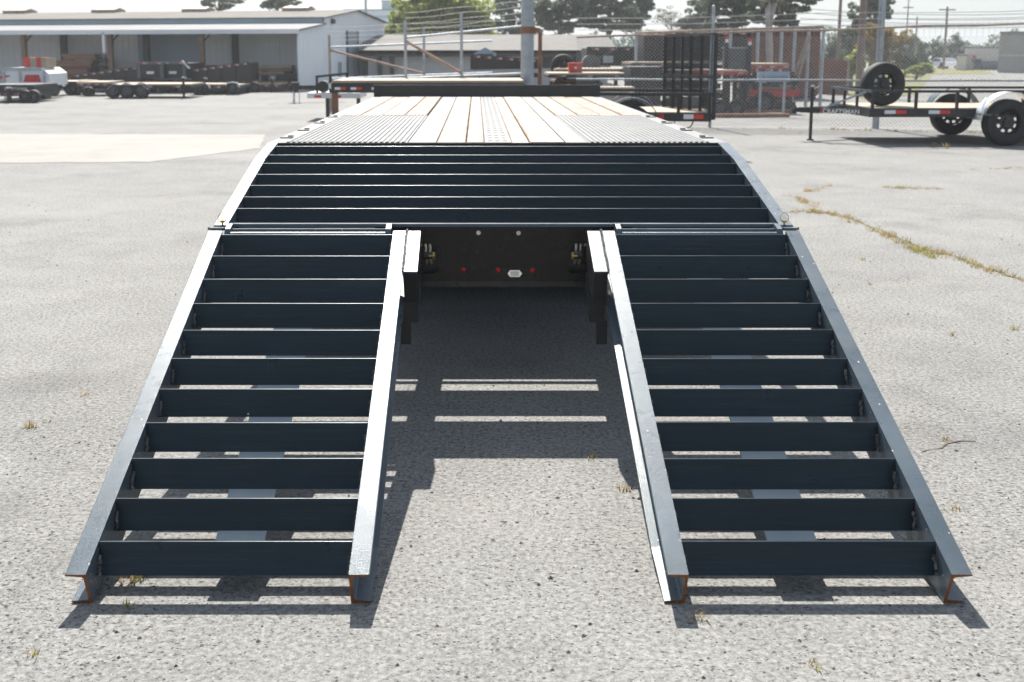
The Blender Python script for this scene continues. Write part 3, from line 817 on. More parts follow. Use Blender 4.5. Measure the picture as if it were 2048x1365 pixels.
RF = chain_fence('chain_link_fence', 'weathered chain link fence with a rusty top rail, behind the small utility trailer', FA, FB, (1.83, 2.16), .97, [(2.75, 2.45), (6.05, 2.55), (9.4, 2.45)], 0)
b = MB()
for z, dy in ((2.10, -.05), (2.22, -.10), (2.34, -.15)):
    b.tube([(FL * i / 10, dy, z - .14 + .17 * i / 10 + .02 * math.sin(i * 1.3 + z)) for i in range(11)], .006, 5)
b.build('barbed_wire', 'wire', RF, kind='stuff')

# gates and light pole left of it
def gate(name, label, P, zt, zl, brace, parts_posts, grp=None):
    a, c = Vector(P[0]), Vector(P[1]); d = c - a; L = d.length
    g = thing(name, label, 'gate', a, math.atan2(d.y, d.x), grp)
    MB().cyl((0, 0, zt[0]), (L, 0, zt[1]), .026, 10).build('top_rail', 'galv', g)
    MB().cyl((0, 0, zl[0]), (L, 0, zl[1]), .030, 10).build('lower_rail', 'galv', g)
    for x, z0, z1, m in parts_posts: MB().cyl((x, 0, z0), (x, 0, z1), .034, 10).build('post', m, g)
    MB().cyl((.03, -.03, zt[0] - .08), (brace[0], -.03, brace[1]), .030, 8).build('brace', 'rustpink', g)
    b = MB()
    for k, z in enumerate((.16, .28, .40, .52)): b.tube([(L * i / 6, -.05, zt[0] + (zt[1] - zt[0]) * i / 6 + z + .015 * math.sin(i * 2 + k)) for i in range(7)], .006, 5)
    b.build('barbed_wire', 'wire', g, kind='stuff')
    return g
def zat(v, Y): return at(953, v, Y).z
Y2 = 23.5
gx = lambda u, Y: at(u, 105, Y).x
gA = (gx(811, Y2), Y2, 0); gB = (gx(1043, Y2), Y2, 0)
gate('pipe_gate', 'pipe gate with rusty diagonal brace, hinged at the thick grey pole', (gA, gB), (zat(76, Y2), zat(53, Y2)), (zat(157, Y2), zat(148, Y2)), (gx(922, Y2) - gA[0], zat(146, Y2)),
     [(0, 0, zat(40, Y2), 'galv'), (gx(923, Y2) - gA[0], .02, zat(26, Y2), 'galv')])
Y1 = 29.0
gA = (gx(659, Y1), Y1, 0); gB = (gx(985, Y1), Y1, 0)
gate('pipe_gate', 'thin pipe gate farther back, its left post standing free on the lot', (gA, gB), (zat(95, Y1), zat(82, Y1)), (zat(158, Y1), zat(146, Y1)), (gx(850, Y1) - gA[0], zat(148, Y1)),
     [(0, 0, zat(70, Y1), 'rustgrey'), (gx(848, Y1) - gA[0], .02, zat(56, Y1), 'galv')])
px = at(1056, 105, 23.0).x
LP = thing('light_pole', 'thick galvanised pole with a brown band, rising behind the headboard', 'pole', (px, 23.3, 0))
MB().cyl((0, 0, 0), (0, 0, 9.5), .145, 24, .11).build('shaft', 'galvpole', LP, smooth=True)
b = MB(); b.cyl((0, 0, zat(68, 23.3)), (0, 0, zat(54, 23.3)), .150, 20); b.box(.12, .26, -.03, .03, zat(66, 23.3), zat(56, 23.3)); b.build('band', 'rust', LP)
b = MB()
for z in (zat(35, 23.3), zat(88, 23.3), zat(104, 23.3), zat(135, 23.3)): b.cyl((0, 0, z - .01), (0, 0, z + .01), .147, 20)
b.build('hoop', 'galv', LP, kind='stuff')
pp = at(1080, 105, 23.6)
tag(MB().cyl((pp.x, 23.6, 0), (pp.x, 23.6, 1.95), .045, 10).build('gate_post', 'rust'), 'dark rusty post close behind the thick grey pole', 'post')

# ------------------------------------------------------------------ the long open shed on the left
SO = at(600, 181, 44); SO.z = 0
SH = thing('storage_shed', 'long pale metal shed, open fronted, with a gable end wall', 'shed', SO, R(180 - 13))
# local: x runs left along the front, y runs towards the viewer (negative = into the building)
SL = 27.0
def sb(name, m, x0, x1, d0, d1, z0, z1, parent=SH): return MB().box(x0, x1, -d1, -d0, z0, z1).build(name, m, parent)
# gable end wall: outline in depth, height
go = [(0, 0), (0, 2.40), (2.8, 2.76), (2.8, 2.97), (7.0, 3.42), (11.2, 2.97), (11.2, 0)]
gw = MB().poly([(0, -d, z) for d, z in go], (.08, 0, 0)).build('gable_wall', 'gable', SH)
b = MB()
for i in range(36):
    d = .15 + i * .31
    zt_ = 2.38 + d * .128 if d < 2.8 else (2.95 + (d - 2.8) * .107 if d < 7 else 3.40 - (d - 7) * .107)
    b.box(-.018, -.001, -d - .03, -d, .05, zt_ - .02)
b.build('cladding_rib', 'gable', gw, kind='stuff')
dr = MB().box(-.06, -.02, -6.95, -5.65, 0, 2.45).build('door', 'bluedoor', gw)
MB().box(-.08, -.0, -7.10, -6.96, 0, 2.50).build('door_jamb', 'rust', gw); MB().box(-.08, 0, -5.64, -5.58, 0, 2.50).build('door_jamb', 'fascia', gw)
MB().box(-.14, 0, -3.9, -3.65, 2.75, 2.95).build('wall_lamp', 'fascia', gw)
MB().box(-.08, 0, -4.7, -4.45, .2, 1.1).build('meter_box', 'galv', gw)
MB().poly([(-.15, .35, 2.36), (-.15, -2.8, 2.70), (-.15, -2.8, 2.76), (-.15, .35, 2.43)], (SL, 0, 0)).build('lean_to_roof', 'leanroof', SH)
MB().poly([(-.15, .40, 2.44), (-.15, .36, 2.44), (-.15, .36, 2.26), (-.15, .40, 2.26)], (SL, 0, 0)).build('gutter', 'white', SH)
MB().box(0.0, SL, -2.9, -2.8, 2.72, 3.02).build('clerestory_band', 'blueband', SH)
rf = MB().poly([(-.15, -2.65, 3.0), (-.15, -7.0, 3.46), (-.15, -11.5, 3.0), (-.15, -11.5, 2.95), (-.15, -7.0, 3.41), (-.15, -2.65, 2.96)], (SL, 0, 0)).build('roof', 'shedroof', SH)
for x in (2.2, 7.3, 12.1, 17.0):
    b = MB(); b.poly([(x, -6.5, 3.40), (x, -6.5, 3.56), (x, -7.0, 3.66), (x, -7.5, 3.56), (x, -7.5, 3.40)], (1.25, 0, 0)); b.build('ridge_vent', 'rustgrey', rf)
for i, x in enumerate((0.0, 1.9, 3.8, 5.6, 8.6, 10.4, 12.2, 14.1, 16.0, 18.0, 20.0, 22.0, 24.2)):
    x1 = (1.9, 3.8, 5.6, 8.6, 10.4, 12.2, 14.1, 16.0, 18.0, 20.0, 22.0, 24.2, SL)[i]
    blue = abs(x - 5.6) < .1
    pn = MB().box(x + .01, x1 - .01, -2.55, -2.5, 0, 2.66).build('bay_door' if blue else 'back_panel', 'bluedoor' if blue else 'shedpanel', SH)
    if not blue:
        b = MB(); xx = x + .15
        while xx < x1 - .1: b.box(xx, xx + .04, -2.50, -2.48, .05, 2.62); xx += .3
        b.build('rib', 'shedpanel', pn, kind='stuff')
MB().box(SL - .1, SL, -11.2, 0, 0, 2.4).build('far_end_wall', 'shedpanel', SH)
MB().box(0.1, SL, -11.2, -11.1, 0, 2.9).build('rear_wall', 'shedpanel', SH)
for u, m in ((20, 'woodpost'), (213, 'woodpost'), (409, 'woodpost')):
    x = (SO.x - at(u, 105, 45.5).x) / math.cos(R(13))
    MB().box(x - .09, x + .09, -.18, 0, 0, 2.42).build('column', m, SH)
    MB().bar((x + .05, -.1, 1.85), (x - .5, -.1, 2.38), .06, .06).build('column_brace', 'fascia', SH)
for u in (78, 262, 452):
    x = (SO.x - at(u, 105, 46.8).x) / math.cos(R(13))
    MB().box(x - .13, x + .13, -2.0, -1.8, 0, 2.6).build('inner_column', 'bgblack', SH)
x = (SO.x - at(207, 105, 45.2).x) / math.cos(R(13))
MB().box(x - .06, x + .06, .30, .40, 1.5, 2.35).build('downspout', 'white', SH)

# lumber stacked in the bays: every bundle is a thing of its own
lab = ['reddish lumber bundle on top of the tall stack in the left bay', 'brown lumber bundle in the middle of the tall stack, left bay', 'wide brown lumber bundle low in the stack, left bay',
       'light brown lumber bundle on the ground by the white hopper', 'lumber bundle behind the tilted dump bed, next to the blue door', 'long tan lumber bundle at the right end of the open bays',
       'dark reddish lumber bundle under the tan one, right end bay', 'low lumber bundle on the ground in the right end bay']
for lb, (u0, u1, v0, v1, Y) in zip(lab, ((124, 188, 108, 120, 46.8), (108, 183, 121, 138, 46.6), (87, 176, 139, 150, 46.4), (108, 150, 151, 163, 46.0), (380, 432, 131, 150, 46.3), (516, 584, 131, 143, 45.2), (518, 570, 144, 152, 45.0), (490, 575, 162, 180, 44.6))):
    p0, p1 = at(u0, v1, Y), at(u1, v0, Y)
    t = thing('lumber_bundle', lb, 'lumber', (p0.x, Y, p0.z), 0, 'lumber bundles in the shed')
    nn = max(2, int((p1.z - p0.z) / .09))
    for k in range(nn):
        zz = (p1.z - p0.z) / nn
        off = random.uniform(-.06, .06)
        MB().box(off, p1.x - p0.x + off, 0, .9, k * zz + .004, (k + 1) * zz - .006).build('board_layer', random.choice(['wooddk', 'wooddk', 'brick']) if 'tan' not in lb else 'woodlt' if k % 2 else 'wooddk', t)
    if p0.z > .25:
        MB().box(.1, .25, .1, .8, -p0.z, 0).box(p1.x - p0.x - .25, p1.x - p0.x - .1, .1, .8, -p0.z, 0).build('bearer', 'fascia', t, kind='stuff')
for lb, (u0, u1, v0, v1, Y) in zip(('dark steel rack at the right end of the tall lumber stack', 'dark steel rack against the right end of the open bays'), ((186, 212, 110, 150, 46.9), (556, 594, 150, 178, 44.9))):
    p0, p1 = at(u0, v1, Y), at(u1, v0, Y)
    t = thing('steel_rack', lb, 'rack', (p0.x, Y, 0), 0)
    w_ = p1.x - p0.x
    for x in (0, w_ - .06): MB().box(x, x + .06, 0, .06, 0, p1.z).build('upright', 'bgblack', t)
    for k in range(4): MB().box(-.05, w_ + .05, -.02, .7, p0.z * .3 + k * (p1.z - p0.z * .3) / 4, p0.z * .3 + k * (p1.z - p0.z * .3) / 4 + .16).build('shelf', 'bgblack', t)

# ------------------------------------------------------------------ trailers parked in front of the shed
def small_wheel(parent, x, y, r, w_=.2):
    t = MB().lathe(tyre_prof(r, w_), (x, y, r), (0, -1, 0), 18).build('wheel', 'rubber', parent, smooth=True)
    MB().lathe([(r * .56, w_ * .2), (r * .4, w_ * .12), (r * .2, w_ * .3), (.001, w_ * .3)], (x, y, r), (0, -1, 0), 14).build('rim', 'bggrey', t)
    return t
def dump_trailer(label, u0, u1, vt0, vt1, vb0, vb1, Y, wheels=(), taper_front=False, nref=6, rim='bgblack', vground=None):
    """side view: body outline from the pixels at distance Y, real depth 1.9 m"""
    a0, a1, b0, b1 = at(u0, vt0, Y), at(u1, vt1, Y), at(u0, vb0, Y), at(u1, vb1, Y)
    t = thing('dump_trailer', label, 'trailer', (a0.x, Y, 0), 0)
    L = a1.x - a0.x; q = lambda x, z0, z1: z0 + (z1 - z0) * x / L
    MB().poly([(0, 0, b0.z), (L, 0, b1.z), (L, 0, a1.z), (0, 0, a0.z)], (0, 1.9, 0)).build('bed', rim, t)
    b = MB(); b.bar((-.03, -.03, a0.z), (L + .03, -.03, a1.z), .07, .09); b.build('top_rail', rim, t)
    n = max(3, int(L / .45))
    for i in range(n + 1):
        x = L * i / n
        MB().box(x - .035, x + .035, -.055, -.002, q(x, b0.z, b1.z) + .01, q(x, a0.z, a1.z) - .05).build('stake', rim, t)
    for i in range(nref):
        x = L * (i + .5) / nref; z = q(x, a0.z, a1.z)
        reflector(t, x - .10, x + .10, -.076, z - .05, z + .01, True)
    zf = max(.35, min(b0.z, b1.z) - .12)
    MB().box(-.1, L + .1, .3, .42, zf - .12, zf).box(-.1, L + .1, 1.5, 1.62, zf - .12, zf).build('chassis', rim, t, kind='stuff')
    for u in wheels: small_wheel(t, at(u, 105, Y).x - a0.x, -.02, .36)
    if not wheels: MB().box(.1 * L, .1 * L + .1, .5, .6, 0, zf - .1).box(.9 * L, .9 * L + .1, .5, .6, 0, zf - .1).build('stand', rim, t, kind='stuff')
    return t
dump_trailer('long black dump trailer with reflectors, tilted down to the left, by the tall lumber', 146, 276, 152, 135, 164, 166, 42.0, (), nref=8)
dump_trailer('black dump trailer with its bed rising to the right, in front of the right bays', 385, 497, 141, 126, 166, 163, 41.6, (), nref=7)
t = thing('dump_gate_trailer', 'black dump trailer seen end on, left of the pair with white plates', 'trailer', (at(301, 105, 41).x, 41, 0), 0, 'dump trailers seen end on')
for nm, m, bx in (('bed', 'bgblack', (-.55, .5, 0, 2.6, .55, 1.12)), ('cap_rail', 'bggrey', (-.60, .56, -.06, .02, 1.08, 1.17)), ('upright', 'bggrey', (-.52, -.40, -.05, -.002, .55, 1.08)), ('upright', 'bggrey', (.34, .46, -.05, -.002, .55, 1.08)), ('number_plate', 'whitetape', (-.18, .10, -.02, -.004, .72, .82)), ('bumper', 'bgblack', (-.6, .6, .0, .1, .38, .50)), ('wheel_block', 'rubber', (-.5, -.2, .5, 1.2, 0, .45)), ('wheel_block', 'rubber', (.15, .45, .5, 1.2, 0, .45))):
    MB().box(*bx).build(nm, m, t)
for x in (-.45, .1): reflector(t, x, x + .3, -.064, 1.10, 1.15, True)
d2 = t.copy(); col.objects.link(d2); d2.location = (at(346, 105, 41.2).x, 41.2, 0); d2['label'] = 'black dump trailer seen end on, right of the pair with white plates'
WM[d2] = Matrix.Translation(d2.location)
for ch in list(t.children):
    c2 = ch.copy(); col.objects.link(c2); c2.parent = d2
MB().bar((.35, -.1, 1.22), (.62, -.1, .92), .09, .05).build('ladder', 'silver', d2)

def flatbed(label, u0, u1, vdeck, vbot, Y, wheels, r, deck_m='woodlt', fend=(), refl=0, jacks=(), side='bgblack', w_=2.0, name='equipment_trailer'):
    a, c = at(u0, vdeck, Y), at(u1, vbot, Y)
    t = thing(name, label, 'trailer', (a.x, Y, 0), 0); L = c.x - a.x
    zd = a.z; zb = c.z
    MB().box(0, L, 0, .10, zb, zd - .005).box(0, L, w_ - .1, w_, zb, zd - .005).box(0, .1, .1, w_ - .1, zb, zd - .005).box(L - .1, L, .1, w_ - .1, zb, zd - .005).build('frame', side, t, kind='stuff')
    for k in range(6): MB().box(.02, L - .02, .02 + k * (w_ - .04) / 6, .02 + (k + 1) * (w_ - .04) / 6 - .008, zd - .01, zd + .045).build('plank', deck_m, t)
    for u in wheels:
        x = at(u, 105, Y).x - a.x
        small_wheel(t, x, -.13, r); 
    for f0, f1, vf in fend:
        x0 = at(f0, 105, Y).x - a.x; x1 = at(f1, 105, Y).x - a.x
        flat_fender(t, x0, x1, -.14, at(0, vf, Y).z, .28, 'silver')
    for i in range(refl):
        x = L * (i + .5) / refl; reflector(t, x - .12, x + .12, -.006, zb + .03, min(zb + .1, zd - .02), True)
    for u in jacks: jack(t, at(u, 105, Y).x - a.x, -.05, zd + .25, True, 'bgblack', .04)
    return t
flatbed('triple axle black equipment trailer with pale wooden deck, in front of the shed', 214, 381, 171, 177, 36.4, (225, 253, 282), .265, fend=((215, 297, 169.5),), refl=3, jacks=(365,))
flatbed('pale decked low trailer left of the triple axle one, half behind it', 152, 214, 167, 172, 38.2, (172, 178), .17, refl=4)
flatbed('low black trailer with a silver fender beside the white hopper', 97, 131, 166, 170, 38.5, (106,), .2, fend=((98, 128, 164),), refl=0)
flatbed('low black trailer with silver fenders between two pale decked trailers', 131, 160, 165, 172, 39.2, (140, 150), .24, fend=((132, 158, 163),), refl=0)
flatbed('dark flat trailer parked in front of the rising dump bed', 376, 446, 171, 178, 39.4, (395, 405), .22, fend=((385, 420, 168),), refl=3, jacks=(408,))
flatbed('short trailer with one broad silver fender below the rising dump bed', 446, 480, 172, 178, 39.6, (465,), .24, fend=((452, 478, 166),), refl=2)
flatbed('black trailer tongue and deck at the right end of the shed front', 500, 560, 170, 175, 42.0, (510,), .2, fend=(), refl=3, jacks=(543,))
# gooseneck / hopper group at the far left
p0, p1 = at(6, 172, 36), at(97, 136, 36)
t = thing('hopper', 'white metal hopper with a sloped corner and a red panel, far left', 'hopper', (p0.x, 36, 0), 0)
L = p1.x - p0.x
MB().poly([(0, 0, p0.z), (L, 0, p0.z), (L, 0, p0.z + .40), (L * .84, 0, p1.z), (0, 0, p1.z)], (0, 1.6, 0)).build('body', 'white', t)
for x in (.02, L * .36, L * .88): MB().box(x, x + .07, -.04, -.002, p0.z, p1.z - .12).build('rib', 'galv', t)
MB().box(0, L * .84, -.05, -.002, p1.z - .08, p1.z + .01).build('top_flange', 'galv', t)
MB().poly([(L * .45, -.02, p0.z + .12), (L * .83, -.02, p0.z + .12), (L * .79, -.02, p0.z + .36), (L * .5, -.02, p0.z + .36)], (0, .018, 0)).build('red_panel', 'red', t)
MB().poly([(-.3, -.02, p0.z + .15), (L * .19, -.02, p0.z + .32), (L * .14, -.02, p0.z + .34), (-.3, -.02, p0.z + .3)], (0, .018, 0)).build('red_stripe', 'red', t)
MB().box(L * .38, L * .83, -.1, -.002, p0.z + .02, p0.z + .10).build('shelf', 'white', t)
for x in (L * .91, 0.0): MB().box(x, x + .1, .02, .12, 0, p0.z).build('leg', 'silver', t)
q0, q1 = at(42, 136, 36), at(86, 116, 36)
t = thing('wooden_crate', 'wooden crate with red straps on top of the white hopper', 'crate', (q0.x, 36.3, p1.z), 0)
L = q1.x - q0.x; hh = q1.z - q0.z
for k in range(4): MB().box(0, L, 0, .8, k * hh / 4 + .003, (k + 1) * hh / 4 - .003).build('board', 'woodlt', t)
for x in (0.0, L * .56): MB().box(x - .01, x + (.18 if x == 0 else .13), -.012, .812, 0, hh + .012).build('strap', 'red', t)
t = flatbed('low black gooseneck trailer with white lettering at the far left edge', -40, 68, 173, 193, 33.2, (50, 66), .2, deck_m='bgblack', refl=5)
text('CRAFTSMAN', t, (at(4, 105, 33.2).x - t.location.x, -.008, at(0, 182, 33.2).z + .02), .12, 'letter')
jack(t, at(21, 105, 33.2).x - t.location.x, -.3, .45, True, 'bgblack', .07, -.0)
q = at(66, 191, 35.5)
t = thing('tool_chest', 'black box with a white lid below the hopper', 'chest', (q.x, 35.5, 0), 0)
MB().box(0, .40, 0, .5, 0.02, .26).build('body', 'bgblack', t); MB().box(-.02, .42, -.02, .52, .262, .36).build('lid', 'white', t)
q = ground(591, 206)
t = thing('gooseneck_coupler', 'black coupler head with hanging chains left of the rusty gate post', 'coupler', (q.x, q.y, 0), 0)
b = MB(); b.cyl((0, 0, .32), (0, 0, .62), .14, 14); b.box(-.18, .18, -.12, .12, .40, .54); b.cyl((-.1, -.13, .45), (-.1, -.16, .45), .09, 12); b.cyl((.06, -.14, .40), (.06, -.17, .40), .07, 12)
b.build('head', 'bgblack', t)
MB().bar((.1, .1, .46), (1.4, .9, .46), .12, .14).build('neck', 'bgblack', t)
for x in (-.05, .13): MB().tube([(x, -.12, .40), (x + .02, -.14, .2), (x, -.13, 0.01), (x + .06, -.16, .008)], .016, 6).build('chain', 'silver', t)
MB().cyl((-.05, .06, 0), (-.05, .06, .34), .035, 8).build('stand', 'silver', t)

# wood decked trailer and its tongue behind the gate post
t = flatbed('long low black trailer with pale deck behind the left end of the headboard', 662, 1050, 166, 186, 21.5, (), .3, refl=0, w_=2.2)
for u in (668, 700, 742, 790, 840):
    x = at(u, 105, 21.5).x - t.location.x; reflector(t, x, x + .22, -.006, at(0, 180, 21.5).z, at(0, 175, 21.5).z)
xj = at(666, 105, 21.5).x - t.location.x
MB().box(xj - .06, xj + .06, .1, .22, .02, at(0, 186, 21.5).z - .001).build('support_leg', 'rust', t)
MB().box(xj - .12, xj + .12, .04, .28, 0, .02).build('foot', 'rust', t)
for x in (1.9, 2.75): make_wheel(t, (x, .35, .36), (0, -1, 0), .36, .24, 20, world=False)
q = at(660, 178, 24.5)
t = thing('winch_hoist', 'dark winch and hose frame on a trailer tongue behind the rusty gate post', 'winch', (q.x, 24.5, 0), 0)
x0 = at(630, 105, 24.5).x - q.x
b = MB(); b.box(x0, x0 + .05, 0, .06, .62, .98); b.box(x0 + .3, x0 + .36, 0, .06, .62, 1.02); b.bar((x0, .03, .98), (x0 + .75, .03, 1.06), .05, .05); b.bar((x0 + .7, .03, 1.06), (x0 + .74, .03, .62), .05, .05)
b.build('hoop_frame', 'bgblack', t)
MB().cyl((x0 + .16, 0, .76), (x0 + .16, .4, .76), .13, 14).build('drum', 'bgblack', t); MB().cyl((x0 + .36, -.05, .78), (x0 + .36, .3, .78), .07, 10).build('pump', 'silver', t)
MB().box(x0 + .40, x0 + .52, -.06, .1, .74, .86).build('control_box', 'dullblue', t)
MB().box(x0 - .2, x0 + 1.0, 0, 1.4, .50, .62).build('platform', 'whitetape', t)
for x in (x0 - .2, x0 + .25): reflector(t, x, x + .32, -.004, .51, .57)
for x in (x0 + .2, x0 + .9): MB().box(x, x + .08, .1, .18, 0, .5).build('leg', 'bgblack', t)

# ------------------------------------------------------------------ long house behind the gate
HY = 50.0
hp0 = at(736, 105, HY).x; hp1 = at(1216, 105, HY).x
HS = thing('long_house', 'long low building with grey shingle roof and pale wall behind the gates', 'building', (hp0, HY, 0))
L = hp1 - hp0; ze = zat(113, HY); zf = zat(101, HY); zr = zat(72, HY) 
MB().box(0, L, 0, 8, 0, ze).build('wall', 'housewall', HS)
MB().box(-.4, L + .4, -.5, -.42, ze - .02, zf).build('fascia', 'fascia', HS)
MB().poly([(-.4, -.5, zf), (-.4, 4, zr + .12), (-.4, 8.5, zf), (-.4, 8.5, zf - .15), (-.4, 4, zr - .03), (-.4, -.5, zf - .15)], (L + .8, 0, 0)).build('roof', 'rooftile', HS)
MB().poly([(-.42, -.5, zf), (-.42, 4, zr + .12), (-.42, 4.6, zr - .1), (-.42, -.3, zf - .35)], (.02, 0, 0)).build('barge_board', 'fascia', HS)
for u in (760, 784): x = at(u, 105, HY - .1).x - hp0; MB().box(x - .1, x + .1, -.35, -.2, 0, ze - .02).build('porch_post', 'fascia', HS)
for u in (1085, 1130): x = at(u, 105, HY).x - hp0; MB().box(x, x + .9, -.02, 0.01, .8, 1.4).build('window', 'glass', HS)

# ------------------------------------------------------------------ machinery yard beyond the gates
dump_trailer('brown black dump trailer with its bed sloping down, behind the pipe gate', 943, 1075, 112, 122, 140, 138, 34.0, (), nref=6, rim='bgbrown')
p0, p1 = at(946, 108, 35.8), at(996, 95, 35.8)
t = thing('canopy_tent', 'small pale blue gabled canopy behind the sloping dump bed', 'canopy', (p0.x, 37.0, 0)); L = p1.x - p0.x
MB().poly([(0, 0, p0.z), (L, 0, p0.z), (L * .5, 0, p1.z)], (0, 2.2, 0)).build('roof', 'dullblue', t)
for x in (.08, L - .08):
    for y in (.1, 2.1): MB().cyl((x, y, 0), (x, y, p0.z), .04, 8).build('leg', 'galv', t)
t = dump_trailer('large black dump trailer behind the receding fence, left of the tall ramp gate', 1175, 1330, 97, 98, 132, 134, 33.0, (), nref=5, rim='bgbrown')
MB().bar((.3, -.1, zat(118, 33)), (.9, -.1, zat(97, 33)), .10, .06).build('hoist_arm', 'bggrey', t); MB().cyl((.1, -.3, zat(128, 33)), (.1, .1, zat(128, 33)), .28, 14).build('hydraulic_drum', 'bggrey', t)
MB().box(.45, .75, -.25, -.08, zat(126, 33), zat(112, 33)).build('pump_box', 'galv', t)
t = dump_trailer('dark dump trailer with red marks beyond the tall ramp gate', 1290, 1500, 66, 66, 122, 122, 31.0, (), nref=6, rim='bgbrown')
small = flatbed('pale decked trailer stack beside the red box, behind the headboard', 1096, 1256, 150, 156, 28.5, (1200, 1225), .3, refl=3)
flatbed('second pale deck lying above the first behind the red box', 1110, 1258, 141, 144, 30.5, (), .2, refl=0, name='stacked_trailer')
flatbed('pale decked trailer with pink reflectors seen through the tall ramp gate', 1262, 1420, 128, 134, 29.0, (), .2, refl=4)
for o in list(bpy.data.objects):
    if o.get('label', '').startswith(('second pale deck', 'pale decked trailer with pink', 'pale decked trailer stack')):
        zmin = .1
        b = MB(); L = 1.6
        for x in (.25, 1.7): b.box(x, x + .1, .3, .4, 0, .8 if 'stack beside' not in o['label'] else .5)
        b.build('stand', 'bgblack', o, kind='stuff')
def frame_stack(label, u0, u1, v0, v1, Y, n, seed):
    rr = random.Random(seed); p0, p1 = at(u0, v1, Y), at(u1, v0, Y); L = p1.x - p0.x; zt_ = p1.z
    t = thing('trailer_frame_stack', label, 'trailer frames', (p0.x, Y, 0), 0, 'stacked trailer frames in the yard')
    hh = zt_ / n
    for k in range(n):
        o = rr.uniform(-.15, .15); z = k * hh
        MB().box(o, L + o, 0, .09, z + .02, z + hh * .62).build('side_beam', 'red' if k == n - 2 and seed == 3 else 'bgbrown', t)
        MB().box(o, L + o, 1.5, 1.59, z + .02, z + hh * .62).build('side_beam', 'bgbrown', t)
        for j in range(4): MB().box(o + .1 + j * (L - .3) / 3, o + .2 + j * (L - .3) / 3, .09, 1.5, z + .05, z + hh * .55).build('cross_beam', 'bgblack', t)
        MB().box(o + .05, L + o - .05, .1, 1.5, z + hh * .64, z + hh * .86).build('deck_board', 'woodlt' if k % 2 else 'wooddk', t)
        reflector(t, o + L * .2, o + L * .2 + .2, -.004, z + .05, z + hh * .45, True)
        for x in (.1, L - .2): MB().box(o + x, o + x + .1, .02, .08, z + hh * .62, z + hh + .02).build('spacer', 'bgblack', t)
    return t
frame_stack('stack of dark trailer frames under the pale decks, right of the grey pole', 1100, 1200, 158, 184, 30.2, 3, 1)
frame_stack('stack of dark trailer frames with pale boards between the ramp gate and the winch tower', 1330, 1452, 140, 183, 29.6, 4, 2)
frame_stack('low stack of dark trailer frames behind the grey sign', 1500, 1600, 146, 178, 29.2, 3, 3)
p0, p1 = at(1260, 182, 26.4), at(1326, 138, 26.4)
t = thing('steel_bin', 'dark brown steel bin seen through the left half of the tall ramp gate', 'bin', (p0.x, 26.4, 0), 0); L = p1.x - p0.x
MB().poly([(.06, 0, .02), (L - .06, 0, .02), (L, 0, p1.z), (0, 0, p1.z)], (0, 1.2, 0)).build('body', 'bgbrown', t); MB().box(-.03, L + .03, -.03, 1.23, p1.z, p1.z + .05).build('rim', 'bgblack', t)
for k in range(4): MB().box(.1 + k * (L - .26) / 3, .16 + k * (L - .26) / 3, -.035, -.002, .05, p1.z - .01).build('rib', 'bgbrown', t)
p0, p1 = at(1200, 186, 24.8), at(1262, 174, 24.8)
t = thing('board_stack', 'short stack of weathered boards lying left of the brown steel bin', 'lumber', (p0.x, 24.8, 0), 0); L = p1.x - p0.x
for k in range(4): MB().box(random.uniform(-.1, .05), L + random.uniform(-.1, .1), 0, .7, .01 + k * p1.z / 4, k * p1.z / 4 + p1.z / 4 - .008).build('board', 'woodlt' if k % 2 else 'rustgrey', t)
q = at(1153, 150, 28.6)
t = thing('red_toolbox', 'bright red box standing on the pale decked trailer', 'box', (q.x, 28.9, q.z + .05), 0)
MB().box(-.17, .17, 0, .35, 0, .20).build('body', 'red', t); MB().box(-.18, .18, -.01, .36, .201, .26).build('lid', 'red', t); MB().box(-.03, .03, -.02, -.002, .1, .16).build('latch', 'zinc', t)
q = at(1126, 130, 31.5)
t = thing('spare_tyre', 'dark tyre lying against the yard trailers right of the grey pole', 'tyre', (q.x, 31.5, 0), 0)
make_wheel(t, (0, 0, q.z - .05), (0, -1, 0), .36, .22, 20, world=False); MB().box(-.06, .06, 0, .2, 0, q.z - .4).build('carrier', 'bgblack', t)
q = at(1476, 138, 27.5)
t = thing('winch_tower', 'black box between two upright posts with red and white marks', 'machine', (q.x, 27.5, 0), 0)
w0 = at(1456, 105, 27.5).x - q.x; w1 = at(1498, 105, 27.5).x - q.x
MB().box(w0, w1, 0, .6, zat(137, 27.5), zat(97, 27.5)).build('tank', 'bggrey', t); MB().box(w0 - .02, w1 + .02, -.03, .63, zat(97, 27.5), zat(95, 27.5)).build('lid', 'galv', t)
for x, vv in ((w0 - .07, 70), (w1 - .02, 75)):
    MB().box(x - .04, x + .06, -.1, -.02, .4, zat(vv, 27.5)).build('upright', 'bgblack', t)
    MB().box(x - .03, x + .05, -.112, -.101, zat(vv + 9, 27.5), zat(vv + 2, 27.5)).build('red_mark', 'redtape', t); MB().box(x - .03, x + .05, -.112, -.101, zat(vv + 16, 27.5), zat(vv + 9.2, 27.5)).build('white_mark', 'whitetape', t)
MB().box(w0, w0 + .1, .1, .5, 0, zat(137, 27.5)).box(w1 - .1, w1, .1, .5, 0, zat(137, 27.5)).build('base_frame', 'bgblack', t, kind='stuff')
flatbed('pale timber deck with a red underside left of the grey sign', 1418, 1496, 144, 150, 26.5, (1440, 1475), .2, refl=2, side='red')
flatbed('pale timber deck with red and white marks above the grey sign', 1500, 1580, 131, 138, 27.5, (1530,), .28, refl=3, side='red')
p0, p1 = at(1512, 164, 26.0), at(1582, 144, 26.0)
t = thing('banner_sign', 'pale blue grey sign with a line of dark writing, leaning by the timber decks', 'sign', (p0.x, 26.0, 0), 0)
L = p1.x - p0.x
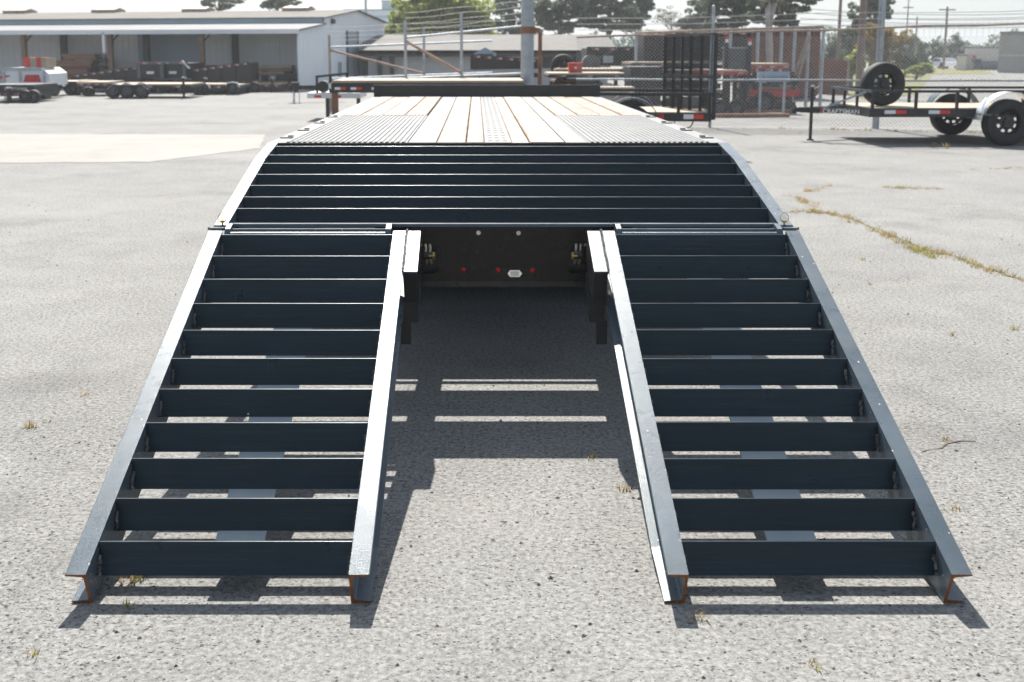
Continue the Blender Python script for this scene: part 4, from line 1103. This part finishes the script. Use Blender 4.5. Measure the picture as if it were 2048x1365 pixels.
zb_ = p0.z; MB().poly([(0, 0, zb_), (L, 0, zb_), (L, .12, p1.z), (.10, .12, p1.z)], (0, .03, 0)).build('panel', 'dullblue', t)
for x in (.1, L - .15): MB().box(x, x + .05, .035, .085, 0, zb_).build('leg', 'galv', t)
b = MB(); x = .16; rr = random.Random(3); sl_ = .12 / (p1.z - zb_)
def yz(z): return (z - zb_) * sl_ - .004
while x < L - .1:
    wd = rr.choice((.03, .045, .03)); zz = zb_ + .30 * (p1.z - zb_) * 1.25
    if rr.random() > .13:
        hgt = rr.uniform(.055, .07)
        for xa, xb, hh in ((x, x + wd * .35, hgt), (x + wd * .35, x + wd * .8, .022)):
            b.add([(xa, yz(zz), zz), (xb, yz(zz), zz), (xb, yz(zz + hh), zz + hh), (xa, yz(zz + hh), zz + hh)], [(0, 1, 2, 3)])
    x += wd + .012
b.build('writing', 'ink', t, kind='stuff')
# rust brown container with posts
p0, p1 = at(1503, 57, 36), at(1640, 57, 36)
t = thing('storage_container', 'rust brown ribbed container behind the yard fence', 'container', (p0.x, 36, 0), 0)
L = p1.x - p0.x
MB().box(0, L, 0, 2.4, .1, p0.z).build('box', 'brick', t)
for i in range(14):
    x = L * i / 13; MB().box(x - .03, x + .03, -.03, -.001, .12, p0.z - .08).build('rib', 'brick', t)
MB().box(-.02, L + .02, -.06, .0, p0.z - .08, p0.z + .03).build('top_rail', 'rustgrey', t); MB().box(0, L, .1, 2.3, 0, .099).build('skid', 'fascia', t)
p0, p1 = at(1642, 116, 40), at(1695, 122, 40)
t = thing('brown_wall', 'low rust brown wall sloping down right of the container', 'wall', (p0.x, 40, 0), 0); L = p1.x - p0.x
MB().poly([(0, 0, 0), (L, 0, 0), (L, 0, p1.z), (L * .2, 0, p0.z), (0, 0, p0.z)], (0, .3, 0)).build('panel', 'brick', t); MB().box(L, L + .08, -.02, .32, 0, p1.z + .03).build('end_post', 'rustgrey', t)
pf = [gx(u, 30.0) for u in (1272, 1460, 1515, 1562, 1588, 1616, 1645)]
t = thing('pipe_fence', 'row of tall grey pipe posts with one rail, in front of the rust brown container', 'fence', (pf[0], 30.0, 0), 0)
for i, x in enumerate(pf): MB().cyl((x - pf[0], 0, 0), (x - pf[0], 0, zat((66, 60, 62, 58, 57, 57, 55)[i], 30)), .045, 10).build('post', 'galv', t)
MB().cyl((0, 0, zat(66, 30)), (pf[-1] - pf[0], 0, zat(54, 30)), .035, 8).build('rail', 'rustgrey', t); 
MB().cyl((pf[4] - pf[0], .05, .75), (pf[5] - pf[0], .05, 1.95), .04, 8).build('brace', 'rustgrey', t); MB().cyl((pf[4] - pf[0] + .1, -.06, .75), (pf[5] - pf[0] + .02, -.06, 1.95), .04, 8).build('brace', 'rustgrey', t)
# pipes lying on the gravel
for lb, (u0, u1, v_, Y, r) in zip(('rusty pipe lying on the gravel nearest the fence', 'rusty pipe lying on the gravel behind the nearest one', 'thin dark pipe lying below the sign', 'pale pipe lying farthest back on the gravel'), ((1425, 1590, 183, 25.4, .05), (1425, 1600, 176, 27.0, .05), (1440, 1575, 180, 26.2, .035), (1230, 1300, 178, 27.4, .04))):
    q0, q1 = at(u0, 105, Y), at(u1, 105, Y)
    tag(MB().cyl((q0.x, Y, r + .006), (q1.x, Y + .25, r + .006), r, 10).build('pipe', 'rust' if 'rusty' in lb else 'rustgrey'), lb, 'pipe', 'pipes on the gravel')

# ------------------------------------------------------------------ far right: poles, buildings, cars
def pole(label, u, vtop, Y, r, m='pole', arms=(), top=None):
    q = at(u, 105, Y); zt_ = at(u, vtop, Y).z if top is None else top
    t = thing('utility_pole', label, 'pole', (q.x, Y, 0), 0)
    MB().cyl((0, 0, 0), (0, 0, zt_), r, 14, r * .75).build('shaft', m, t)
    for dz_, L in arms: MB().box(-L / 2, L / 2, -.06, .06, zt_ - dz_ - .1, zt_ - dz_).build('cross_arm', m, t)
    return t
pole('thick timber utility pole behind the spare tyre on the right', 1722, -300, 38, .135, top=9)
pole('thin dark utility pole left of the thick timber one', 1676, -200, 46, .07, top=9)
pole('distant leaning utility pole with a small cross arm, right of the yellow tree', 1889, 14, 95, .11, arms=((.2, 1.4),))
pole('distant pole with two short arms beyond the yellow tree', 1811, -10, 110, .07, arms=((1.2, 1.0), (6, .7)))
pole('slim distant pole carrying a small dark box', 1830, 34, 90, .07)
t = pole('grey mast rising behind the roof of the shed gable', 733, -60, 75, .09, 'galv')
q = at(1762, 105, 21.8)
tag(MB().cyl((q.x, 21.9, 0), (q.x, 21.9, 2.62), .055, 12).build('fence_pole', 'galvpole'), 'thick grey pipe post rising above the fence behind the spare tyre', 'post')
b = MB()
for k, (v_, sag) in enumerate(((14, .7), (22, .8), (34, .6), (45, .5))):
    a, c = at(1600, v_ + 3, 92), at(2300, v_ - 4, 96)
    b.tube([a.lerp(c, i / 12) - Vector((0, 0, sag * 4 * (i / 12) * (1 - i / 12))) for i in range(13)], .022, 4)
tag(b.build('power_line', 'cable'), 'thin overhead power lines crossing the pale sky on the right', 'cables', kind='stuff')
def building(name, label, u0, u1, vtop, vbase, depth, m, parts=(), rz=0):
    g = ground(u0, vbase); Y = g.y; x1 = at(u1, 105, Y).x; zt_ = at(u0, vtop, Y).z
    t = thing(name, label, 'building', (g.x, Y, 0), R(rz)); L = x1 - g.x
    MB().box(0, L, 0, depth, 0, zt_).build('wall', m, t); MB().box(-.05, L + .05, -.06, depth + .05, zt_, zt_ + .12).build('roof', 'leanroof', t)
    for nm, mm, f0, f1, z0, z1 in parts: MB().box(L * f0, L * f1, -.06, -.001, zt_ * z0, zt_ * z1).build(nm, mm, t)
    return t
building('grey_building', 'grey block building at the far right edge behind the fence', 1995, 2200, 67, 146, 20, 'concrete_wall', (('band', 'housewall', 0, 1, .42, .46),), -27)
building('white_building', 'distant white building with a low wing, far right', 1927, 2000, 97, 140, 18, 'whitewall', (('window', 'glass', .2, .45, .35, .5), ('blue_front', 'darkblue', .25, .98, .02, .40)), -25)
building('white_wing', 'small white wing left of the distant white building', 1912, 1932, 112, 141, 10, 'whitewall', (), -25)
building('warehouse', 'big pale blue warehouse far behind the shed gable', 690, 792, 21, 128, 30, 'gable', (('band', 'blueband', 0, 1, .85, .9),))
building('tower_block', 'pale blue roofed block behind the light green tree', 765, 830, 3, 127, 20, 'blueband')
def car(label, u, vb, m, rz=0, s=1.0):
    g = ground(u, vb); t = thing('parked_car', label, 'car', g, rz, 'cars parked far away on the right')
    prof = [(-2.1, .3), (-2.1, .75), (-1.9, .88), (-1.2, .92), (-.7, 1.38), (.6, 1.42), (1.2, .98), (2.0, .85), (2.1, .6), (2.1, .3)]
    MB().poly([(x * s, -.8, z * s) for x, z in prof], (0, 1.6, 0)).build('body', m, t)
    MB().poly([(x * s, -.81, z * s) for x, z in ((-1.05, .95), (-.65, 1.32), (.55, 1.34), (1.0, .98))], (0, 1.62, 0)).build('window', 'glass', t)
    for x in (-1.3, 1.3):
        for y in (-.78, .78): MB().cyl((x * s, y - .06, .3), (x * s, y + .06, .3), .31, 14).build('wheel', 'rubber', t)
car('distant white car left of the white wing', 1866, 136.5, 'white', 1.35, .8)
car('distant pale car half hidden by the verge bushes', 1888, 137.5, 'silver', 1.7, .7)
car('distant silver car parked in front of the white building', 1957, 139.5, 'silver', 1.2, .8)
car('distant dark blue car right of the silver one', 1984, 140, 'darkblue', 1.1, .8)
sg_ = ground(1937, 140)
t = thing('red_sign', 'tiny red sign at the corner of the white building', 'sign', (sg_.x, sg_.y - 1, 0)); MB().box(-.14, .14, 0, .1, .95, 1.25).build('panel', 'red', t); MB().cyl((0, .05, 0), (0, .05, .95), .03, 8).build('post', 'galv', t)

# ------------------------------------------------------------------ trees
def leaf_cloud(b, c, rad, n, size, rr, flat=1.0):
    for _ in range(n):
        while True:
            p = Vector((rr.uniform(-1, 1), rr.uniform(-1, 1), rr.uniform(-1, 1)))
            if p.length < 1: break
        p = p.normalized() * (p.length ** .6)
        p = Vector((c[0] + p.x * rad[0], c[1] + p.y * rad[1], c[2] + p.z * rad[2]))
        a = Vector((rr.gauss(0, 1), rr.gauss(0, 1), rr.gauss(0, 1) * flat)).normalized(); e = a.orthogonal().normalized(); g = a.cross(e)
        th = rr.uniform(0, 6.28); e, g = e * math.cos(th) + g * math.sin(th), g * math.cos(th) - e * math.sin(th)
        s = size * rr.uniform(.6, 1.3)
        b.add([p - e * s * .5, p + g * s * .35, p + e * s * .5, p - g * s * .35], [(0, 1, 2, 3)])
def tree(name, label, u, Y, clumps, h_trunk, r_trunk, leaf, n, size, seed, bark='bark', cat='tree', group=None, depth=1.0, limbs=True):
    """clumps: (u, v, half width px, half height px) on the photo at distance Y; each becomes several leaf sprays"""
    rr = random.Random(seed); base = at(u, 105, Y); base.z = 0
    t = thing(name, label, cat, base, 0, group)
    s = (Y * _c) / F_PX
    lt = MB(); tops = []
    for cu, cv, hu, hv in clumps:
        c = at(cu, cv, Y) - base; c.y = 0
        rx, rz_ = hu * s, hv * s * 1.2; ry = rx * depth
        k = max(6, int(15 * (hu * hv) ** .5 / 18))
        for _ in range(k):
            a = rr.uniform(0, 6.28); q = rr.uniform(.1, 1.0)
            cc = (c.x + rx * q * math.cos(a), c.y + ry * rr.uniform(-.8, .8), c.z + rz_ * q * math.sin(a))
            f_ = rr.uniform(.17, .38)
            leaf_cloud(lt, cc, (rx * f_, ry * f_, rz_ * f_ * rr.uniform(.6, 1.0)), int(n / len(clumps) / k), size, rr)
            tops.append(Vector(cc))
    tb = MB(); lean = rr.uniform(-.15, .15)
    pts = [(0, 0, 0), (lean * .4, 0, h_trunk * .4), (lean, .05, h_trunk * .75), (lean * 1.3, 0, h_trunk)]
    tb.tube(pts, [r_trunk * 1.15, r_trunk, r_trunk * .8, r_trunk * .4], 9)
    if limbs:
        for tp in rr.sample(tops, min(len(tops), 12)):
            z0 = min(h_trunk * .95, max(h_trunk * .3, tp.z - rr.uniform(.3, 1.2)))
            tb.tube([(lean * z0 / h_trunk, 0, z0), tuple((Vector((0, 0, z0)).lerp(tp, .55)) + Vector((0, 0, .15))), tuple(tp)], [r_trunk * .38, r_trunk * .22, r_trunk * .08], 5)
    tb.build('trunk', bark, t)
    lt.build('crown', leaf, t)
    return t
tree('broadleaf_tree', 'big light green spring tree behind the gates', 880, 62, ((860, 30, 72, 42), (930, 20, 58, 48), (812, 52, 36, 28), (890, -15, 70, 36), (950, 55, 42, 26), (870, 60, 60, 20), (835, 5, 40, 30)), 4.5, .22, 'leaf_light', 30000, .20, 1)
tree('broadleaf_tree', 'smaller dull green tree between the spring tree and the grey pole', 1020, 66, ((1015, 40, 30, 30), (1040, 60, 40, 20), (1020, -10, 40, 25)), 4, .15, 'leaf_far', 4500, .20, 2)
tree('pine_tree', 'tall dark pine right of the grey pole, leftmost of the pines', 1120, 70, ((1110, 8, 50, 20), (1150, 26, 45, 14), (1100, 40, 42, 12), (1140, -25, 60, 22), (1130, 54, 45, 9), (1085, 22, 28, 12)), 7, .18, 'leaf_pine', 13000, .20, 3)
tree('pine_tree', 'dark pine with a broad crown above the receding fence', 1215, 72, ((1200, 5, 55, 20), (1240, 25, 50, 14), (1180, 42, 45, 12), (1220, -25, 60, 22), (1225, 52, 45, 9), (1195, 24, 40, 10)), 7, .18, 'leaf_pine', 13000, .20, 4)
tree('pine_tree', 'dark pine with a ragged right side left of the sky gap', 1275, 74, ((1280, 12, 36, 12), (1268, 36, 36, 16), (1290, -12, 26, 12), (1255, 56, 34, 8)), 6, .15, 'leaf_pine', 7500, .20, 5)
tree('pine_tree', 'rounded blue green pine right of the sky gap', 1400, 75, ((1400, 25, 36, 26), (1380, 45, 30, 14), (1410, -5, 34, 20), (1395, 55, 28, 9)), 5.5, .15, 'leaf_pine', 7500, .20, 6)
tree('pine_tree', 'tall dark pine above the winch tower', 1465, 55, ((1440, 10, 40, 18), (1490, 5, 45, 16), (1470, 32, 50, 14), (1470, -25, 60, 18), (1450, 48, 40, 8), (1500, 26, 40, 10)), 7, .12, 'leaf_pine', 10500, .18, 7)
tree('pine_tree', 'dark pine with drooping boughs above the container', 1560, 52, ((1540, 10, 45, 14), (1580, 22, 40, 10), (1600, 2, 36, 8), (1550, -16, 50, 16), (1520, 38, 34, 9), (1570, 45, 34, 8)), 7, .11, 'leaf_pine', 9000, .18, 8)
tree('bare_tree', 'thin pale twiggy tree in the sky gap between the pines', 1345, 80, ((1340, 42, 36, 18), (1330, 25, 24, 12), (1365, 55, 26, 10)), 4, .1, 'leaf_grey', 1800, .10, 9, 'birch')
tree('bare_tree', 'pale trunked tree in front of the rust brown container', 1542, 31, ((1545, 5, 24, 14), (1555, -20, 30, 14)), 4.2, .105, 'leaf_grey', 700, .08, 10, 'birch')
tree('dark_tree', 'tall dark green tree behind the thick timber pole', 1745, 72, ((1740, 25, 36, 30), (1755, 10, 34, 22), (1715, 60, 26, 26), (1745, -10, 30, 20), (1700, 90, 24, 30)), 6, .2, 'leaf_dark', 8500, .20, 11)
tree('yellow_tree', 'yellowish tree with thin foliage behind the spare tyre', 1765, 60, ((1765, 72, 44, 26), (1745, 100, 36, 22), (1795, 88, 26, 22), (1770, 118, 34, 18), (1735, 75, 24, 22)), 3, .10, 'leaf_yellow', 13000, .13, 12)
for i, (lb, u, v, hu, hv, Y, lf, sd) in enumerate((
        ('low yellow green bush between the brown wall and the timber pole', 1705, 125, 22, 22, 44, 'leaf_light', 21), ('green bush below the thin dark pole', 1670, 105, 22, 34, 62, 'leaf_far', 22),
        ('dark conical bush right of the yellow tree', 1812, 118, 18, 20, 70, 'leaf_dark', 23), ('pale green bush right of the dark conical one', 1840, 115, 22, 22, 80, 'leaf_far', 24),
        ('rounded blue green tree left of the leaning pole', 1879, 108, 16, 20, 105, 'leaf_dark', 25), ('tree right of the leaning pole before the treeline', 1912, 98, 18, 20, 110, 'leaf_far', 26),
        ('low bush on the verge below the pale green bush', 1835, 138, 26, 9, 60, 'leaf_light', 27), ('tree with light top left of the sky on the right', 1825, 88, 22, 26, 95, 'leaf_far', 28))):
    tree('bush' if 'bush' in lb else 'far_tree', lb, u, Y, ((u, v, hu, hv), (u + hu * .3, v + hv * .3, hu * .8, hv * .7), (u - hu * .3, v + hv * .4, hu * .7, hv * .6)), max(.5, at(u, v, Y).z), .08, lf, 2600, .0032 * Y, sd, cat='bush' if 'bush' in lb else 'tree', limbs=False)
for lb, u, v, hu, hv, Y, sd in (('loose dark tree above the shed roof, left of the pair', 440, -8, 48, 20, 78, 31), ('loose dark tree above the shed roof, right of the pair', 560, -6, 46, 18, 80, 32)):
    tree('far_tree', lb, u, Y, ((u, v, hu, hv), (u + 15, v + 14, hu * .6, 10), (u - 25, v + 12, hu * .4, 9)), 5, .15, 'leaf_pine', 3000, .22, sd)
rr = random.Random(77); b = MB()
for i in range(46):
    u = 1640 + i * 14 + rr.uniform(-5, 5); Y = rr.uniform(150, 190); q = at(u, 105, Y); hh = rr.uniform(.7, 1.9) * (1.5 if u > 1980 or 1890 < u < 1915 else 1)
    leaf_cloud(b, (q.x, Y, .6 + hh * .6), (rr.uniform(1, 2), 1.5, hh), 260, .55, rr)
for i in range(60):
    u = 600 + i * 18 + rr.uniform(-6, 6); Y = rr.uniform(120, 150); q = at(u, 105, Y); hh = rr.uniform(1.0, 2.6)
    leaf_cloud(b, (q.x, Y, 1 + hh * .5), (rr.uniform(1, 2), 1.5, hh), 200, .5, rr)
tag(b.build('treeline', 'leaf_far'), 'distant hazy treeline along the horizon', 'trees', kind='stuff')

# ------------------------------------------------------------------ cracks and the weeds in them
rr = random.Random(9)
def crack_strip(px, wd):
    P = [ground(u, v) for u, v in px]; pts = []
    for k in range(len(P) - 1):
        n = max(2, int((P[k + 1] - P[k]).length / .06))
        for i in range(n):
            q = P[k].lerp(P[k + 1], i / n); d = (P[k + 1] - P[k]).normalized(); sd = Vector((-d.y, d.x, 0))
            pts.append((q + sd * (rr.gauss(0, .012) + .04 * math.sin(q.x * 4.3)), sd))
    b_ = MB(); row = []
    for q, sd in pts:
        h_ = wd * rr.uniform(.15, 1.0); row.append([(q + sd * h_).to_tuple(), (q - sd * h_).to_tuple()])
    b_.loft([[(x, y, .003) for x, y, z in r_] for r_ in row], 0, closed=False)
    struct(b_.build('pavement_crack', 'crackdirt'))
crack_strip(((1560, 425), (1625, 424), (1680, 432), (1760, 465), (1830, 497), (1900, 512), (1960, 535), (2060, 565)), .016)
crack_strip(((1768, 376), (1820, 377), (1900, 378.5)), .011)
crack_strip(((1855, 908), (1890, 900), (1935, 890), (1985, 887)), .005)
crack_strip(((1560, 357), (1612, 358.5)), .008)

rr = random.Random(5); b = MB()
def tuft(x, y, n, h, spread):
    for _ in range(n):
        a = rr.uniform(0, 6.28); r_ = rr.uniform(0, spread); hx = h * rr.uniform(.4, 1.1)
        p = Vector((x + r_ * math.cos(a), y + r_ * math.sin(a), 0)); a2 = rr.uniform(0, 6.28); d = Vector((math.cos(a2), math.sin(a2), 0)) * hx * rr.uniform(.2, .9)
        wv = Vector((-d.y, d.x, 0)).normalized() * rr.uniform(.0012, .003)
        mi = 0 if rr.random() < green else 1
        b.add([p - wv, p + wv, p + d * .5 + wv * .8 + Vector((0, 0, hx * .6)), p + d + Vector((0, 0, hx))], [(0, 1, 2), (0, 2, 3)], mi)
def crack(px, n, h, g):
    global green
    green = g
    P = [ground(u, v) for u, v in px]
    for _ in range(n):
        k = rr.randrange(len(P) - 1); q = P[k].lerp(P[k + 1], rr.random())
        if math.sin(q.x * 5.1) + math.sin(q.x * 13.7 + q.y * 3) > rr.uniform(-1.2, 1.6): continue
        tuft(q.x + rr.gauss(0, .035), q.y + rr.gauss(0, .05), rr.randint(5, 16), h * rr.uniform(.4, 1.2), .045)
crack(((1560, 425), (1625, 424), (1680, 432), (1760, 465), (1830, 497), (1900, 512), (1960, 535), (2048, 562)), 260, .042, .42)
crack(((1612, 385), (1660, 372)), 40, .04, .2); crack(((1585, 392), (1628, 415)), 40, .04, .2)
crack(((1768, 376), (1820, 377), (1895, 378)), 60, .035, .45); crack(((1925, 342), (2048, 336)), 30, .03, .4)
crack(((1830, 500), (1870, 515)), 40, .05, .8); crack(((1560, 258), (2048, 268)), 160, .06, .4); crack(((1080, 255), (1560, 260)), 60, .05, .4)
green = .5
for u, v, n, h in ((62, 855, 30, .035), (265, 1165, 34, .05), (285, 1150, 30, .05), (255, 1215, 14, .02), (1395, 1240, 20, .03), (70, 1310, 12, .025), (1190, 918, 14, .025), (1040, 915, 10, .02), (1250, 980, 16, .03), (1725, 520, 16, .03), (1740, 570, 12, .02), (1905, 672, 14, .025), (1890, 880, 14, .02), (2030, 660, 20, .03), (1905, 1020, 12, .02), (90, 845, 10, .02), (1868, 294, 26, .10), (1893, 297, 26, .12), (1600, 268, 20, .05), (170, 790, 12, .02), (1630, 1335, 14, .02)):
    q = ground(u, v); tuft(q.x, q.y, n, h, .03)
tag(b.build('weeds', ['weed', 'straw']), 'sparse weeds and dry grass growing from cracks in the lot', 'grass', kind='stuff')
rr = random.Random(12); b = MB()
for _ in range(900):
    y = 2.3 + rr.random() ** 1.5 * 9; x = rr.uniform(-.75, .75) * y * .95; s = rr.uniform(.003, .010)
    pts = [(x + s * math.cos(t * 1.256 + .3) * rr.uniform(.6, 1.2), y + s * math.sin(t * 1.256 + .3) * rr.uniform(.6, 1.2), 0) for t in range(5)]
    b.add([(q[0], q[1], 0) for q in pts] + [(x, y, s * rr.uniform(.4, .9))], [(0, 1, 5), (1, 2, 5), (2, 3, 5), (3, 4, 5), (4, 0, 5)], rr.choice((0, 0, 1)))
for u, v in ((1035, 580), (1032, 654), (864, 687), (1052, 653)):
    q = ground(u, v); b.add([(q.x - .02, q.y - .004, .001), (q.x - .004, q.y - .012, .006), (q.x + .018, q.y + .002, .001), (q.x + .002, q.y + .010, .004)], [(0, 1, 2, 3)], 2)
tag(b.build('grit', ['bggrey', 'rooftile', 'woodlt']), 'loose grit and chips scattered on the asphalt', 'gravel', kind='stuff')

# ------------------------------------------------------------------ thin spring haze over the whole lot
m = bpy.data.materials.new('haze'); m.use_nodes = True; nt = m.node_tree
nt.nodes.remove(nt.nodes['Principled BSDF'])
pv = nt.nodes.new('ShaderNodeVolumePrincipled'); pv.inputs['Color'].default_value = (.90, .95, 1, 1); pv.inputs['Density'].default_value = .0008; pv.inputs['Anisotropy'].default_value = .3
nt.links.new(pv.outputs[0], nt.nodes['Material Output'].inputs['Volume'])
M['haze'] = m
tag(MB().box(-410, 410, -40, 910, -1, 12.5).build('haze', 'haze'), 'thin pale haze hanging over the whole lot', 'haze', kind='stuff')
